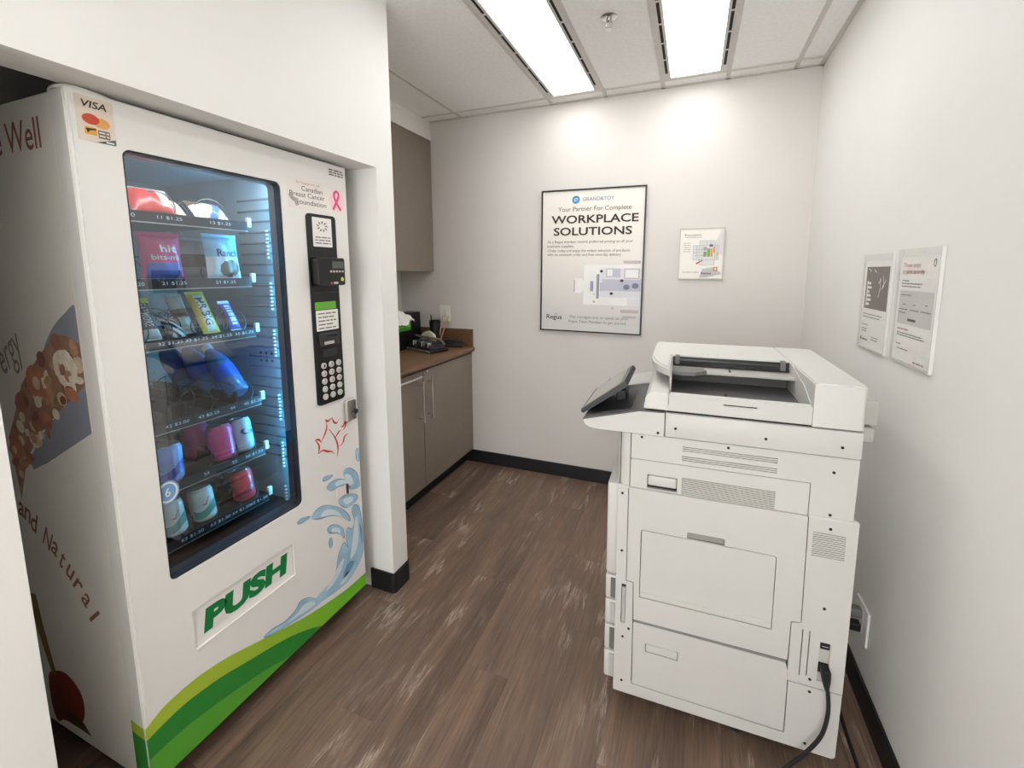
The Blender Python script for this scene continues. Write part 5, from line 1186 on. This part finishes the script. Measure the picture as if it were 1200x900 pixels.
def gd(name, s0, s1, t0, t1, m_, d, parent):
    b = bmesh.new(); a0, b1 = n_(s0, t0); a1, b0_ = n_(s1, t1); decal(b, rr(a0, a1, b0_, b1), g, d); return add(name, b, m_, parent, local=True)
ph_ = gd('photo_print', 0.11, 0.92, 0.13, 0.57, mat('print_umber', (92, 82, 76), 0.5, var=0.12, scale=18), 0.0064, sh_)
b = bmesh.new()
for P_ in ([(0.62, 0.24), (0.66, 0.34), (0.60, 0.44)], [(0.72, 0.22), (0.76, 0.30), (0.70, 0.36)], [(0.82, 0.26), (0.74, 0.34)], [(0.58, 0.30), (0.66, 0.26)], [(0.40, 0.16), (0.48, 0.19)], [(0.20, 0.15), (0.28, 0.18)]):
    stroke(b, [n_(*p) for p in P_], lambda t: 0.004, g, 0.0068)
add('photo_print', b, PWT, ph_, local=True)
b = bmesh.new()
for k, (t0_, h_) in enumerate(((0.30, 0.8), (0.345, 1.0), (0.39, 0.6), (0.43, 0.9), (0.475, 1.0), (0.52, 0.75))):
    a0 = n_(0.17, t0_); decal(b, rr(a0[0], a0[0] + 0.045 * h_, a0[1] - 0.005, a0[1] + 0.004), g, 0.0069)
a0 = n_(0.17, 0.545); decal(b, rr(a0[0], a0[0] + 0.007, a0[1], a0[1] + 0.094), g, 0.0070)
add('photo_print', b, PAPER, ph_, local=True)
b = bmesh.new()
for k, (s0, s1, t_) in enumerate(((0.12, 0.80, 0.63), (0.12, 0.74, 0.66), (0.12, 0.34, 0.745), (0.12, 0.32, 0.79), (0.12, 0.30, 0.815), (0.50, 0.74, 0.86), (0.50, 0.72, 0.885))): bars(b, n_(s0, 0)[0], n_(s1, 0)[0], n_(0, t_)[1], 0.0055, g, 0.0068, seed=80 + k)
add('fine_print', b, INKG, sh_, local=True)
b = bmesh.new(); bars(b, n_(0.16, 0)[0], n_(0.36, 0)[0], n_(0, 0.905)[1], 0.008, g, 0.0068, seed=95); decal(b, disc(*n_(0.11, 0.90), 0.007, 0.007, 12), g, 0.0068); add('logo_print', b, INK, sh_, local=True)
t, sh_, g, n_ = notice('notice about printing securely in an acrylic holder, nearer the printer', 1.620, 1.421, 0.258, 0.352)
ga = gd('panel_print', 0.09, 0.91, 0.36, 0.655, mat('print_ash', (206, 206, 203), 0.5), 0.0064, sh_)
text('Three steps', g, *n_(0.33, 0.145), 0.110, 0.018, INKR, sh_, 0.0068, local=True); text('to print securely', g, *n_(0.38, 0.20), 0.140, 0.019, INKR, sh_, 0.0068, local=True, bold=0.01)
b = bmesh.new()
for k, (s0, s1, t_) in enumerate(((0.12, 0.30, 0.275), (0.12, 0.62, 0.30), (0.12, 0.60, 0.325), (0.12, 0.40, 0.40), (0.20, 0.28, 0.48), (0.46, 0.52, 0.48), (0.74, 0.80, 0.47), (0.12, 0.34, 0.525), (0.40, 0.60, 0.525), (0.66, 0.88, 0.525), (0.12, 0.30, 0.555), (0.12, 0.75, 0.735), (0.12, 0.80, 0.755), (0.12, 0.26, 0.835), (0.16, 0.45, 0.875))): bars(b, n_(s0, 0)[0], n_(s1, 0)[0], n_(0, t_)[1], 0.005, g, 0.0068, seed=100 + k)
add('fine_print', b, INKG, sh_, local=True)
b = bmesh.new(); bars(b, n_(0.12, 0)[0], n_(0.42, 0)[0], n_(0, 0.70)[1], 0.007, g, 0.0068, seed=130); add('fine_print', b, INKR, sh_, local=True)
gd('button_print', 0.36, 0.56, 0.60, 0.622, INK, 0.0069, ga)
b = bmesh.new(); stroke(b, [(n_(0.86, 0.125)[0] + 0.006 * math.cos(a), n_(0.86, 0.125)[1] + 0.010 * math.sin(a)) for a in [2 * math.pi * k / 16 for k in range(17)]], lambda t: 0.003, g, 0.0068); add('logo_print', b, INK, sh_, local=True)
b = bmesh.new(); bars(b, n_(0.60, 0)[0], n_(0.85, 0)[0], n_(0, 0.955)[1], 0.007, g, 0.0068, seed=131); add('fine_print', b, INKR, sh_, local=True)
